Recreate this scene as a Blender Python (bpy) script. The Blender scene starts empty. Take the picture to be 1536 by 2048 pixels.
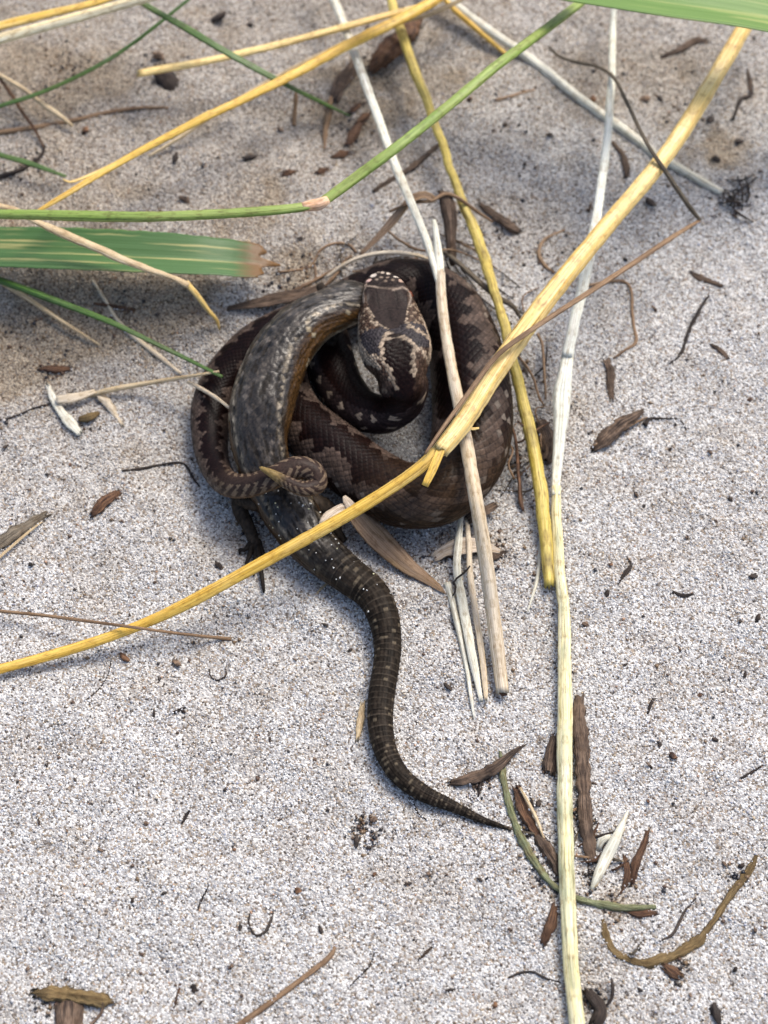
import bpy, math
import numpy as np
from mathutils import Vector

# ------------------------------------------------------------------ camera, world, sun
SC = bpy.context.scene
COL = SC.collection
PITCH = math.radians(60.0); DIST = 0.45; F = 3456.0       # F: focal length in photograph pixels
cam_d = bpy.data.cameras.new('camera'); cam = bpy.data.objects.new('camera', cam_d); COL.objects.link(cam)
CAM = np.array([0.0, -DIST*math.cos(PITCH), DIST*math.sin(PITCH)])
cam.location = CAM; cam.rotation_euler = (math.pi/2-PITCH, 0, 0)
cam_d.sensor_fit = 'VERTICAL'; cam_d.sensor_height = 36; cam_d.sensor_width = 27; cam_d.lens = F/2048*36
cam_d.clip_start = 0.01; cam_d.clip_end = 50
cam_d.dof.use_dof = True; cam_d.dof.focus_distance = 0.421; cam_d.dof.aperture_fstop = 13.5
SC.camera = cam
SUN_EL, SUN_AZ = math.radians(56), math.radians(38)        # azimuth clockwise from +Y
w = bpy.data.worlds.new('World'); SC.world = w; w.use_nodes = True
nt = w.node_tree; bg = nt.nodes['Background']
sky = nt.nodes.new('ShaderNodeTexSky'); sky.sky_type = 'NISHITA'; sky.sun_disc = False
sky.sun_elevation = SUN_EL; sky.sun_rotation = SUN_AZ; sky.air_density = 0.9; sky.dust_density = 3.6; sky.ozone_density = 1.0
nt.links.new(sky.outputs[0], bg.inputs[0]); bg.inputs[1].default_value = 0.13
sl = bpy.data.lights.new('sun', 'SUN'); sl.energy = 1.5; sl.angle = math.radians(24); sl.color = (1, .95, .87)
sun = bpy.data.objects.new('sun', sl); COL.objects.link(sun)
sun.rotation_euler = (math.pi/2-SUN_EL, 0, math.pi-SUN_AZ)
SC.view_settings.view_transform = 'Standard'; SC.view_settings.look = 'None'
SC.view_settings.exposure = 0.86; SC.view_settings.gamma = 1.0; SC.view_settings.use_curve_mapping = False
SC.render.resolution_x = 768; SC.render.resolution_y = 1024

# ------------------------------------------------------------------ numeric helpers
RNG = np.random.RandomState(7)
TAB = RNG.rand(256, 256)
def vnoise(x, y, seed=0):
    x = np.asarray(x, float)+seed*17.31; y = np.asarray(y, float)+seed*9.77
    xi = np.floor(x).astype(int); yi = np.floor(y).astype(int); fx = x-xi; fy = y-yi
    fx = fx*fx*(3-2*fx); fy = fy*fy*(3-2*fy)
    a = TAB[xi & 255, yi & 255]; b = TAB[(xi+1) & 255, yi & 255]
    c = TAB[xi & 255, (yi+1) & 255]; d = TAB[(xi+1) & 255, (yi+1) & 255]
    return (a*(1-fx)+b*fx)*(1-fy)+(c*(1-fx)+d*fx)*fy
def fbm(x, y, seed=0, o=4):
    s = 0; amp = .5; k = 1.0
    for i in range(o):
        s = s+amp*vnoise(np.asarray(x)*k, np.asarray(y)*k, seed+i*3); amp *= .5; k *= 2.03
    return s/(1-.5**o)
def sstep(a, b, x):
    t = np.clip((x-a)/(b-a), 0, 1); return t*t*(3-2*t)
def terrain(x, y):
    x = np.asarray(x, float); y = np.asarray(y, float)
    h = .0050*(fbm(x*11, y*11, 1, 3)-.5) + .0028*(fbm(x*45, y*45, 2, 3)-.5) + .0021*(fbm(x*150, y*150, 5, 3)-.5)
    # a low bank of dirtier sand beyond the animals, dying out to the right
    edge = y-(.062+.012*np.sin(x*38+.4)+.05*sstep(-.02, .12, x))
    h = h+.0075*sstep(-.012, .022, edge)*(1-.7*sstep(-.02, .10, x))
    # hollow pressed into the sand under the coils
    d2 = ((x+.012)/.052)**2+((y-.028)/.05)**2
    return h-.0022*np.exp(-d2*d2)+.0012*np.exp(-((np.sqrt(d2)-1.12)/.14)**2)*(.3+fbm(x*90, y*90, 8, 2))
def rays(px, py):
    u = (np.asarray(px, float)-768)/F; v = (1024-np.asarray(py, float))/F
    cp, sp = math.cos(PITCH), math.sin(PITCH)
    return np.stack([u, cp+v*sp, -sp+v*cp], -1)
def P(px, py, h):
    """points on the photograph's sight lines that lie h metres above the sand"""
    d = rays(px, py); h = np.asarray(h, float); z = np.zeros(d.shape[:-1])
    for _ in range(7):
        t = (CAM[2]-z-h)/(-d[..., 2]); q = CAM+d*t[..., None]; z = terrain(q[..., 0], q[..., 1])
    return q
def mpp(q):   # metres per photograph pixel at a point
    f = np.array([0, math.cos(PITCH), -math.sin(PITCH)])
    return ((q-CAM)@f)/F
def spline(ctrl, ds):
    """Catmull-Rom through the rows of ctrl (first three columns are xyz), resampled every ds metres"""
    c = np.asarray(ctrl, float)
    if len(c) == 2: c = np.array([c[0], (c[0]+c[1])/2, c[1]])
    e = np.vstack([2*c[0]-c[1], c, 2*c[-1]-c[-2]]); out = []
    for i in range(1, len(e)-2):
        p0, p1, p2, p3 = e[i-1], e[i], e[i+1], e[i+2]
        t = np.linspace(0, 1, 48, endpoint=False)[:, None]
        out.append(.5*((2*p1)+(-p0+p2)*t+(2*p0-5*p1+4*p2-p3)*t**2+(-p0+3*p1-3*p2+p3)*t**3))
    out = np.vstack(out+[c[-1:]])
    s = np.concatenate([[0], np.cumsum(np.linalg.norm(np.diff(out[:, :3], axis=0), axis=1))])
    n = max(4, int(s[-1]/ds)+1); si = np.linspace(0, s[-1], n)
    return np.stack([np.interp(si, s, out[:, k]) for k in range(out.shape[1])], 1), si
def frames(p, roll=0.0, up=(0, 0, 1)):
    T = np.gradient(p, axis=0); T /= np.linalg.norm(T, axis=1)[:, None]+1e-12
    U = np.asarray(up, float)-T*(T@np.asarray(up, float))[:, None]; U /= np.linalg.norm(U, axis=1)[:, None]+1e-12
    S = np.cross(T, U); r = np.broadcast_to(roll, len(p))[:, None]
    return T, S*np.cos(r)-U*np.sin(r), U*np.cos(r)+S*np.sin(r)

# ------------------------------------------------------------------ object helpers
def link(name, me, mat=None, parent=None, smooth=True):
    o = bpy.data.objects.new(name, me); COL.objects.link(o)
    if mat and not me.materials: me.materials.append(mat)
    if smooth: me.polygons.foreach_set('use_smooth', np.ones(len(me.polygons), bool))
    if parent: o.parent = parent
    return o
def tag(o, label=None, cat=None, group=None, kind=None):
    if label: o['label'] = label
    if cat: o['category'] = cat
    if group: o['group'] = group
    if kind: o['kind'] = kind
    return o
def mesh_np(name, V, Q, uv=None, col=None):
    """V (n,3), Q (m,k) faces of k corners"""
    me = bpy.data.meshes.new(name); V = np.ascontiguousarray(V, np.float32); Q = np.ascontiguousarray(Q, np.int32)
    k = Q.shape[1]; me.vertices.add(len(V)); me.vertices.foreach_set('co', V.ravel())
    me.loops.add(Q.size); me.loops.foreach_set('vertex_index', Q.ravel())
    me.polygons.add(len(Q)); me.polygons.foreach_set('loop_start', np.arange(0, Q.size, k, dtype=np.int32))
    me.update(calc_edges=True)
    if uv is not None:
        l = me.uv_layers.new(name='UVMap'); l.data.foreach_set('uv', np.ascontiguousarray(uv[Q.ravel()], np.float32).ravel())
    if col is not None:
        a = me.color_attributes.new('Col', 'FLOAT_COLOR', 'POINT')
        c4 = np.ones((len(V), 4), np.float32); c4[:, :col.shape[1]] = col; a.data.foreach_set('color', c4.ravel())
    me.validate(); return me
def grid_faces(n, m, closed=True):
    i = np.arange(n-1)[:, None]; j = np.arange(m if closed else m-1)[None, :]; j2 = (j+1) % m
    return np.stack([i*m+j, i*m+j2, (i+1)*m+j2, (i+1)*m+j], -1).reshape(-1, 4)
def tube(p, S, U, a, b, m, cap=True, disp=None):
    """rings of m points about p: returns V, quads, (ring index, angle)"""
    n = len(p); th = np.arange(m)/m*2*math.pi-math.pi
    a = np.broadcast_to(a, n); b = np.broadcast_to(b, n)
    off = a[:, None, None]*np.sin(th)[None, :, None]*S[:, None, :]+b[:, None, None]*np.cos(th)[None, :, None]*U[:, None, :]
    if disp is not None: off = off*(1+disp[..., None])
    V = (p[:, None, :]+off).reshape(-1, 3); Q = grid_faces(n, m)
    if cap:
        V = np.vstack([V, p[0], p[-1]]); j = np.arange(m); j2 = (j+1) % m
        c0 = np.stack([np.full(m, n*m), j2, j, j], -1); c1 = np.stack([np.full(m, n*m+1), (n-1)*m+j, (n-1)*m+j2, (n-1)*m+j2], -1)
        return V, Q, c0[:, :3], c1[:, :3]
    return V, Q, None, None
def mesh_mixed(name, V, Q, tris, uv=None, col=None):
    """quads and triangles together (triangles given as a list of (k,3) arrays)"""
    T = np.vstack(tris) if tris else np.zeros((0, 3), int)
    me = bpy.data.meshes.new(name); me.vertices.add(len(V)); me.vertices.foreach_set('co', np.ascontiguousarray(V, np.float32).ravel())
    loops = np.concatenate([Q.ravel(), T.ravel()]).astype(np.int32)
    st = np.concatenate([np.arange(len(Q))*4, len(Q)*4+np.arange(len(T))*3]).astype(np.int32)
    me.loops.add(len(loops)); me.loops.foreach_set('vertex_index', loops)
    me.polygons.add(len(st)); me.polygons.foreach_set('loop_start', st); me.update(calc_edges=True)
    if uv is not None:
        l = me.uv_layers.new(name='UVMap'); l.data.foreach_set('uv', np.ascontiguousarray(uv[loops], np.float32).ravel())
    if col is not None:
        at = me.color_attributes.new('Col', 'FLOAT_COLOR', 'POINT')
        c4 = np.ones((len(V), 4), np.float32); c4[:, :col.shape[1]] = col; at.data.foreach_set('color', c4.ravel())
    me.validate(); return me

# ------------------------------------------------------------------ materials
def newmat(name):
    m = bpy.data.materials.new(name); m.use_nodes = True
    return m, m.node_tree, m.node_tree.nodes['Principled BSDF']
def node(nt, t, **kw):
    n = nt.nodes.new(t)
    for k, v in kw.items():
        if k in n.inputs: n.inputs[k].default_value = v
        else: setattr(n, k, v)
    return n
def ramp(nt, stops):
    r = nt.nodes.new('ShaderNodeValToRGB'); e = r.color_ramp.elements
    while len(e) < len(stops): e.new(.5)
    for k, (p, c) in enumerate(stops): e[k].position = p; e[k].color = (*c, 1)
    return r
def fibre_mat(name, c1, c2, c3, rough=.5, along=45, across=9, patch=.45, bump=.35, transl=0.0, spec=.4, line=.42):
    """dry straw, leaf, bark: streaks along the stalk (UV.x metres along, UV.y around), patches of a third colour"""
    m, nt, b = newmat(name); L = nt.links.new
    tc = node(nt, 'ShaderNodeTexCoord'); mp = node(nt, 'ShaderNodeMapping'); mp.inputs['Scale'].default_value = (along, across, 1)
    oi = node(nt, 'ShaderNodeObjectInfo'); L(tc.outputs['UV'], mp.inputs[0])
    cx = node(nt, 'ShaderNodeCombineXYZ'); mul = node(nt, 'ShaderNodeMath', operation='MULTIPLY'); mul.inputs[1].default_value = 50
    L(oi.outputs['Random'], mul.inputs[0]); L(mul.outputs[0], cx.inputs[2]); L(cx.outputs[0], mp.inputs['Location'])
    n1 = node(nt, 'ShaderNodeTexNoise'); n1.inputs['Scale'].default_value = 1; n1.inputs['Detail'].default_value = 5; n1.inputs['Roughness'].default_value = .65
    L(mp.outputs[0], n1.inputs['Vector'])
    r1 = ramp(nt, [(.36, c1), (.62, c2)]); L(n1.outputs[0], r1.inputs[0])
    mp2 = node(nt, 'ShaderNodeMapping'); mp2.inputs['Scale'].default_value = (along*1.6, 1.6, 1); L(tc.outputs['UV'], mp2.inputs[0]); L(cx.outputs[0], mp2.inputs['Location'])
    n2 = node(nt, 'ShaderNodeTexNoise'); n2.inputs['Scale'].default_value = 1.3; n2.inputs['Detail'].default_value = 4; L(mp2.outputs[0], n2.inputs['Vector'])
    r2 = ramp(nt, [(.50, (0, 0, 0)), (.72, (1, 1, 1))]); L(n2.outputs[0], r2.inputs[0])
    mm = node(nt, 'ShaderNodeMath', operation='MULTIPLY'); mm.inputs[1].default_value = patch; L(r2.outputs[0], mm.inputs[0])
    mx0 = node(nt, 'ShaderNodeMix', data_type='RGBA'); L(mm.outputs[0], mx0.inputs[0]); L(r1.outputs[0], mx0.inputs[6]); mx0.inputs[7].default_value = (*c3, 1)
    mp4 = node(nt, 'ShaderNodeMapping'); mp4.inputs['Scale'].default_value = (along*1.2, across*5, 1); L(tc.outputs['UV'], mp4.inputs[0]); L(cx.outputs[0], mp4.inputs['Location'])
    n4 = node(nt, 'ShaderNodeTexNoise'); n4.inputs['Scale'].default_value = 1; n4.inputs['Detail'].default_value = 4; n4.inputs['Roughness'].default_value = .7; L(mp4.outputs[0], n4.inputs['Vector'])
    r4 = ramp(nt, [(.36, (line, line*.86, line*.72)), (.50, (1, 1, 1)), (.75, (1.12, 1.12, 1.12))]); L(n4.outputs[0], r4.inputs[0])
    mxa = node(nt, 'ShaderNodeMix', data_type='RGBA', blend_type='MULTIPLY'); mxa.inputs[0].default_value = 1; L(mx0.outputs[2], mxa.inputs[6]); L(r4.outputs[0], mxa.inputs[7])
    mp5 = node(nt, 'ShaderNodeMapping'); mp5.inputs['Scale'].default_value = (420, 5, 1); L(tc.outputs['UV'], mp5.inputs[0]); L(cx.outputs[0], mp5.inputs['Location'])
    n5 = node(nt, 'ShaderNodeTexNoise'); n5.inputs['Scale'].default_value = 1; n5.inputs['Detail'].default_value = 5; n5.inputs['Roughness'].default_value = .6; L(mp5.outputs[0], n5.inputs['Vector'])
    r5 = ramp(nt, [(.50, (1, 1, 1)), (.66, (.60, .52, .42)), (.76, (.30, .24, .18))]); L(n5.outputs[0], r5.inputs[0])      # weather stains and rot spots
    mx = node(nt, 'ShaderNodeMix', data_type='RGBA', blend_type='MULTIPLY'); mx.inputs[0].default_value = .85; L(mxa.outputs[2], mx.inputs[6]); L(r5.outputs[0], mx.inputs[7])
    L(mx.outputs[2], b.inputs['Base Color']); b.inputs['Roughness'].default_value = rough; b.inputs['Specular IOR Level'].default_value = spec
    bp = node(nt, 'ShaderNodeBump'); bp.inputs['Strength'].default_value = bump; bp.inputs['Distance'].default_value = .0006
    mp3 = node(nt, 'ShaderNodeMapping'); mp3.inputs['Scale'].default_value = (along*.8, across*3, 1); L(tc.outputs['UV'], mp3.inputs[0])
    n3 = node(nt, 'ShaderNodeTexNoise'); n3.inputs['Scale'].default_value = 1; n3.inputs['Detail'].default_value = 3; L(mp3.outputs[0], n3.inputs['Vector'])
    L(n3.outputs[0], bp.inputs['Height']); L(bp.outputs[0], b.inputs['Normal'])
    if transl:
        tr = node(nt, 'ShaderNodeBsdfTranslucent'); L(mx.outputs[2], tr.inputs[0]); ms = node(nt, 'ShaderNodeMixShader'); ms.inputs[0].default_value = transl
        L(b.outputs[0], ms.inputs[1]); L(tr.outputs[0], ms.inputs[2]); L(ms.outputs[0], nt.nodes['Material Output'].inputs[0])
    return m
M = {}
M['gold'] = fibre_mat('golden_straw', (.62, .35, .035), (.86, .58, .12), (.88, .70, .30), .34, 30, 7, .5)
M['goldpale'] = fibre_mat('pale_golden_straw', (.72, .47, .12), (.90, .70, .31), (.56, .33, .07), .34, 30, 7, .35)
M['cream'] = fibre_mat('cream_straw', (.84, .68, .36), (.94, .87, .64), (.78, .56, .20), .32, 30, 7, .3)  # pale straw lightened further, a blown highlight put into its colour
M['olive'] = fibre_mat('olive_yellow_straw', (.50, .37, .05), (.74, .59, .17), (.16, .11, .03), .5, 55, 8, .85, line=.3)
M['white'] = fibre_mat('bleached_straw', (.62, .60, .46), (.88, .86, .74), (.36, .36, .28), .45, 25, 9, .40)
M['whitegreen'] = fibre_mat('bleached_streaky_straw', (.70, .72, .60), (.92, .92, .82), (.80, .72, .38), .42, 20, 12, .35)
M['paleyellow'] = fibre_mat('pale_yellow_mottled_straw', (.76, .66, .30), (.90, .85, .58), (.30, .34, .20), .5, 45, 5, 1.0, line=.35)
M['beige'] = fibre_mat('beige_straw', (.52, .42, .29), (.74, .65, .50), (.74, .54, .26), .5, 30, 11, .5)
M['tan'] = fibre_mat('tan_dry_stem', (.50, .36, .19), (.74, .60, .38), (.30, .18, .08), .55, 60, 6, .4)
M['brown'] = fibre_mat('brown_dry_stem', (.16, .09, .045), (.34, .22, .12), (.07, .04, .022), .6, 60, 6, .5)
M['dark'] = fibre_mat('dark_twig', (.016, .011, .009), (.055, .036, .025), (.012, .009, .008), .7, 90, 6, .4, .8)
M['bark'] = fibre_mat('brown_bark', (.045, .027, .018), (.25, .17, .115), (.024, .015, .011), .8, 130, 8, .7, 1.0, line=.2)
M['greybark'] = fibre_mat('grey_brown_bark', (.11, .088, .06), (.27, .22, .155), (.045, .036, .028), .75, 90, 9, .5, 1.0)
M['rust'] = fibre_mat('rust_brown_husk', (.06, .024, .012), (.25, .13, .065), (.022, .011, .007), .7, 130, 7, .7, 1.0, line=.22)
M['dryleaf'] = fibre_mat('dry_brown_leaf', (.24, .15, .085), (.42, .29, .185), (.40, .24, .08), .55, 40, 14, .45, .6)
M['paleleaf'] = fibre_mat('pale_papery_leaf', (.42, .34, .25), (.66, .57, .46), (.30, .20, .11), .6, 60, 10, .5)
M['moss'] = fibre_mat('mossy_stem', (.16, .175, .075), (.36, .39, .22), (.20, .13, .05), .75, 150, 6, .55, 1.0)
M['ochre'] = fibre_mat('ochre_fibre', (.13, .082, .028), (.29, .20, .085), (.07, .04, .016), .75, 150, 6, .5, 1.0)
M['greenthin'] = fibre_mat('dark_green_blade', (.030, .085, .012), (.085, .165, .03), (.15, .17, .035), .4, 30, 5, .3)
M['greenstalk'] = fibre_mat('fresh_green_stalk', (.165, .265, .035), (.30, .39, .10), (.37, .39, .11), .45, 30, 5, .4)
M['nodeorange'] = fibre_mat('pale_orange_node', (.72, .40, .20), (.85, .60, .42), (.60, .30, .10), .5, 150, 4, .4)
def leaf_mat(name, L1, L2, streak, tip, tip_from):
    m, nt, b = newmat(name); L = nt.links.new
    tc = node(nt, 'ShaderNodeTexCoord'); sp = node(nt, 'ShaderNodeSeparateXYZ'); L(tc.outputs['UV'], sp.inputs[0])
    mp = node(nt, 'ShaderNodeMapping'); mp.inputs['Scale'].default_value = (14, 46, 1); L(tc.outputs['UV'], mp.inputs[0])
    n = node(nt, 'ShaderNodeTexNoise'); n.inputs['Scale'].default_value = 1; n.inputs['Detail'].default_value = 4; L(mp.outputs[0], n.inputs['Vector'])
    r = ramp(nt, [(.35, L1), (.68, L2)]); L(n.outputs[0], r.inputs[0])
    mp2 = node(nt, 'ShaderNodeMapping'); mp2.inputs['Scale'].default_value = (22, 9, 1); mp2.inputs['Location'].default_value = (3, .7, 0); L(tc.outputs['UV'], mp2.inputs[0])
    n2 = node(nt, 'ShaderNodeTexNoise'); n2.inputs['Scale'].default_value = 1; n2.inputs['Detail'].default_value = 3; L(mp2.outputs[0], n2.inputs['Vector'])
    r2 = ramp(nt, [(.56, (0, 0, 0)), (.66, (1, 1, 1))]); L(n2.outputs[0], r2.inputs[0])
    mx = node(nt, 'ShaderNodeMix', data_type='RGBA'); L(r2.outputs[0], mx.inputs[0]); L(r.outputs[0], mx.inputs[6]); mx.inputs[7].default_value = (*streak, 1)
    # withered end of the leaf, by distance along the blade with a ragged front
    ad = node(nt, 'ShaderNodeMath', operation='MULTIPLY_ADD'); ad.inputs[1].default_value = .014; L(n2.outputs[0], ad.inputs[0]); L(sp.outputs[0], ad.inputs[2])
    mr = node(nt, 'ShaderNodeMapRange'); mr.inputs[1].default_value = tip_from+.004; mr.inputs[2].default_value = tip_from+.0095; L(ad.outputs[0], mr.inputs[0])
    mx2 = node(nt, 'ShaderNodeMix', data_type='RGBA'); L(mr.outputs[0], mx2.inputs[0]); L(mx.outputs[2], mx2.inputs[6]); mx2.inputs[7].default_value = (*tip, 1)
    L(mx2.outputs[2], b.inputs['Base Color']); b.inputs['Roughness'].default_value = .42
    bp = node(nt, 'ShaderNodeBump'); bp.inputs['Strength'].default_value = .3; bp.inputs['Distance'].default_value = .0004; L(n.outputs[0], bp.inputs['Height']); L(bp.outputs[0], b.inputs['Normal'])
    tr = node(nt, 'ShaderNodeBsdfTranslucent'); L(mx2.outputs[2], tr.inputs[0]); ms = node(nt, 'ShaderNodeMixShader'); ms.inputs[0].default_value = .25
    L(b.outputs[0], ms.inputs[1]); L(tr.outputs[0], ms.inputs[2]); L(ms.outputs[0], nt.nodes['Material Output'].inputs[0])
    return m
M['leafA'] = leaf_mat('broad_green_leaf', (.045, .125, .022), (.115, .225, .075), (.50, .46, .18), (.20, .105, .035), .0905)
M['leafB'] = leaf_mat('bright_green_leaf', (.11, .23, .03), (.21, .34, .08), (.33, .40, .11), (.3, .4, .1), 9)

# sand: cells the size of grains, each its own mineral colour, darkened as painted shade between the loose grains, stained where soil has mixed in
m, nt, b = newmat('quartz_sand'); L = nt.links.new
tc = node(nt, 'ShaderNodeTexCoord')
vo = node(nt, 'ShaderNodeTexVoronoi'); vo.inputs['Scale'].default_value = 2000; L(tc.outputs['Object'], vo.inputs['Vector'])
wn = node(nt, 'ShaderNodeTexWhiteNoise'); L(vo.outputs['Position'], wn.inputs['Vector'])
r = ramp(nt, [(0, (.06, .05, .045)), (.10, (.19, .165, .14)), (.18, (.30, .24, .18)), (.30, (.28, .27, .27)), (.62, (.44, .435, .425)), (.88, (.66, .66, .65))])
L(wn.outputs['Value'], r.inputs[0])
at = node(nt, 'ShaderNodeVertexColor', layer_name='Col')
mx = node(nt, 'ShaderNodeMix', data_type='RGBA', blend_type='MULTIPLY'); mx.inputs[0].default_value = 1
L(r.outputs[0], mx.inputs[6]); L(at.outputs[0], mx.inputs[7]); L(mx.outputs[2], b.inputs['Base Color'])
b.inputs['Roughness'].default_value = .75; b.inputs['Specular IOR Level'].default_value = .3
bp = node(nt, 'ShaderNodeBump'); bp.invert = True; bp.inputs['Strength'].default_value = .9; bp.inputs['Distance'].default_value = .00035
L(vo.outputs['Distance'], bp.inputs['Height']); L(bp.outputs[0], b.inputs['Normal'])
M['sand'] = m
m, nt, b = newmat('loose_quartz_grain'); at = node(nt, 'ShaderNodeVertexColor', layer_name='Col')
nt.links.new(at.outputs[0], b.inputs['Base Color']); b.inputs['Roughness'].default_value = .35; b.inputs['Specular IOR Level'].default_value = .5
M['grain'] = m
def skin_mat(name, rough, spec, coat, scale):
    m, nt, b = newmat(name); L = nt.links.new
    at = node(nt, 'ShaderNodeVertexColor', layer_name='Col')
    tc = node(nt, 'ShaderNodeTexCoord'); n = node(nt, 'ShaderNodeTexNoise'); n.inputs['Scale'].default_value = scale; n.inputs['Detail'].default_value = 4
    L(tc.outputs['Object'], n.inputs['Vector']); r = ramp(nt, [(.3, (.62, .62, .62)), (.7, (1.3, 1.28, 1.22))]); L(n.outputs[0], r.inputs[0])
    mx = node(nt, 'ShaderNodeMix', data_type='RGBA', blend_type='MULTIPLY'); mx.inputs[0].default_value = 1
    L(at.outputs[0], mx.inputs[6]); L(r.outputs[0], mx.inputs[7]); L(mx.outputs[2], b.inputs['Base Color'])
    b.inputs['Roughness'].default_value = rough; b.inputs['Specular IOR Level'].default_value = spec; b.inputs['Coat Weight'].default_value = coat; b.inputs['Coat Roughness'].default_value = .35
    bp = node(nt, 'ShaderNodeBump'); bp.inputs['Strength'].default_value = .25; bp.inputs['Distance'].default_value = .0003; L(n.outputs[0], bp.inputs['Height']); L(bp.outputs[0], b.inputs['Normal'])
    if coat:
        L(at.outputs['Alpha'], b.inputs['Roughness']); mr = node(nt, 'ShaderNodeMapRange'); L(at.outputs['Alpha'], mr.inputs[0]); L(mr.outputs[0], b.inputs['Specular IOR Level'])
        mr.inputs[1].default_value = .30; mr.inputs[2].default_value = .64; mr.inputs[3].default_value = .42; mr.inputs[4].default_value = .05
    return m
M['adder'] = skin_mat('adder_skin', .38, .085, 0, 1400)
M['lizard'] = skin_mat('lizard_skin', .36, .42, .04, 1600)
m, nt, b = newmat('glossy_eye'); b.inputs['Base Color'].default_value = (.16, .035, .012, 1); b.inputs['Roughness'].default_value = .08; M['eye'] = m
m, nt, b = newmat('black_pupil'); b.inputs['Base Color'].default_value = (.004, .003, .003, 1); b.inputs['Roughness'].default_value = .08; M['pupil'] = m

# ------------------------------------------------------------------ sand
_st = np.array([(1100, 1750, 46), (1230, 1800, 40), (1200, 2000, 40), (1350, 1930, 40), (1070, 860, 60), (600, 560, 70), (960, 1100, 60), (1420, 300, 80), (720, 200, 80), (490, 1040, 40), (120, 150, 90), (100, 650, 80)], float)
_sp = P(_st[:, 0], _st[:, 1], 0*_st[:, 0]); STAIN = [(a_[0], a_[1], r_) for a_, r_ in zip(_sp, _st[:, 2]*mpp(_sp))]
def soil(x, y):
    """0 clean pale sand .. 1 brown soil mixed in; a stain of the ground itself"""
    n = fbm(x*38, y*38, 11, 4); n2 = fbm(x*130, y*130, 23, 3)
    s = .72*sstep(.02, .13, y-.62*x+.03*(n-.5))*(.45+.75*n)
    band = np.exp(-((y-(.062+.25*(x+.07)))/.012)**2)*(1-sstep(-.062, -.03, x))
    s = s+.95*band*sstep(.30, .62, n)+.35*np.exp(-(((x+.095)/.035)**2+((y-.11)/.05)**2))*n
    s = s+.30*np.exp(-(((x+.035)/.012)**2+((y+.008)/.010)**2))+.25*np.exp(-(((x-.045)/.010)**2+((y-.03)/.03)**2))
    for cx_s, cy_s, r_s in STAIN: s = s+.75*np.exp(-(((x-cx_s)/r_s)**2+((y-cy_s)/r_s)**2))*sstep(.32, .6, n2)
    s = s+.22*sstep(.58, .75, n2)+.10*sstep(.55, .7, n)
    return np.clip(s, 0, 1)
def soil_tint(x, y):
    s = soil(x, y)[..., None]
    return (1-s)*np.array([1, .985, .955])+s*np.array([.60, .50, .375])
def axis(lo, hi, far):
    core = np.arange(lo, hi, .0012); k = np.geomspace(.004, far, 26)
    return np.concatenate([lo-k[::-1], core, core[-1]+k])
ax = axis(-.16, .16, 3.0); ay = axis(-.16, .30, 3.0)
X, Y = np.meshgrid(ax, ay, indexing='ij'); Z = terrain(X, Y)
V = np.stack([X, Y, Z], -1).reshape(-1, 3); n, mm_ = X.shape
i = np.arange(n-1)[:, None]; j = np.arange(mm_-1)[None]
Q = np.stack([i*mm_+j, (i+1)*mm_+j, (i+1)*mm_+j+1, i*mm_+j+1], -1).reshape(-1, 4)
g = link('sand_ground', mesh_np('sand_ground', V, Q, None, soil_tint(V[:, 0], V[:, 1])), M['sand'])
tag(g, 'pale grey coarse sand with brown soil stains', 'sand', kind='structure')

PAL = np.array([[.86, .855, .84], [.66, .66, .67], [.55, .55, .57], [.47, .48, .50], [.56, .49, .40], [.50, .40, .27], [.45, .27, .17], [.20, .19, .19], [.05, .045, .045], [.36, .38, .48], [.60, .58, .54]])
PW = np.array([.25, .23, .17, .10, .05, .034, .016, .032, .020, .025, .073]); PW /= PW.sum()
def grains(name, xy, zc, size, col):
    """one joined mesh of small eight-faced grains"""
    k = len(xy); base = np.array([[1, 0, 0], [-1, 0, 0], [0, 1, 0], [0, -1, 0], [0, 0, 1], [0, 0, -1]], float)
    v = base[None]*(size[:, None, None]*(.75+.5*RNG.rand(k, 6, 1)))+size[:, None, None]*.28*(RNG.rand(k, 6, 3)-.5)
    q = RNG.randn(k, 4); q /= np.linalg.norm(q, axis=1)[:, None]; w_, x_, y_, z_ = q.T
    R = np.stack([1-2*(y_*y_+z_*z_), 2*(x_*y_-z_*w_), 2*(x_*z_+y_*w_), 2*(x_*y_+z_*w_), 1-2*(x_*x_+z_*z_), 2*(y_*z_-x_*w_), 2*(x_*z_-y_*w_), 2*(y_*z_+x_*w_), 1-2*(x_*x_+y_*y_)], -1).reshape(k, 3, 3)
    v = np.einsum('kij,kvj->kvi', R, v); v += np.concatenate([xy, zc[:, None]], 1)[:, None]
    f = np.array([[0, 2, 4], [2, 1, 4], [1, 3, 4], [3, 0, 4], [2, 0, 5], [1, 2, 5], [3, 1, 5], [0, 3, 5]])
    Q = (f[None]+np.arange(k)[:, None, None]*6).reshape(-1, 3)
    return mesh_np(name, v.reshape(-1, 3), Q, None, np.repeat(col, 6, 0))
k = 215000
gx = RNG.rand(k)*.31-.155; gy = RNG.rand(k)*.44-.165
keep = np.abs(gx) < .094+.21*(gy+.15)*.5; gx, gy = gx[keep], gy[keep]; k = len(gx)
sz = .00018+.00016*RNG.rand(k)**1.6+.00034*(RNG.rand(k) > .985)*RNG.rand(k); ci = RNG.choice(len(PAL), k, p=PW)
gc = PAL[ci]*(.85+.3*RNG.rand(k, 1))*soil_tint(gx, gy)
o = link('loose_sand_grain', grains('loose_sand_grain', np.stack([gx, gy], 1), terrain(gx, gy)+sz*.25, sz, np.clip(gc, 0, .88)), M['grain'], smooth=False)
tag(o, 'loose pale quartz sand grains scattered over the whole ground', 'sand grains', kind='stuff')
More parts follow.
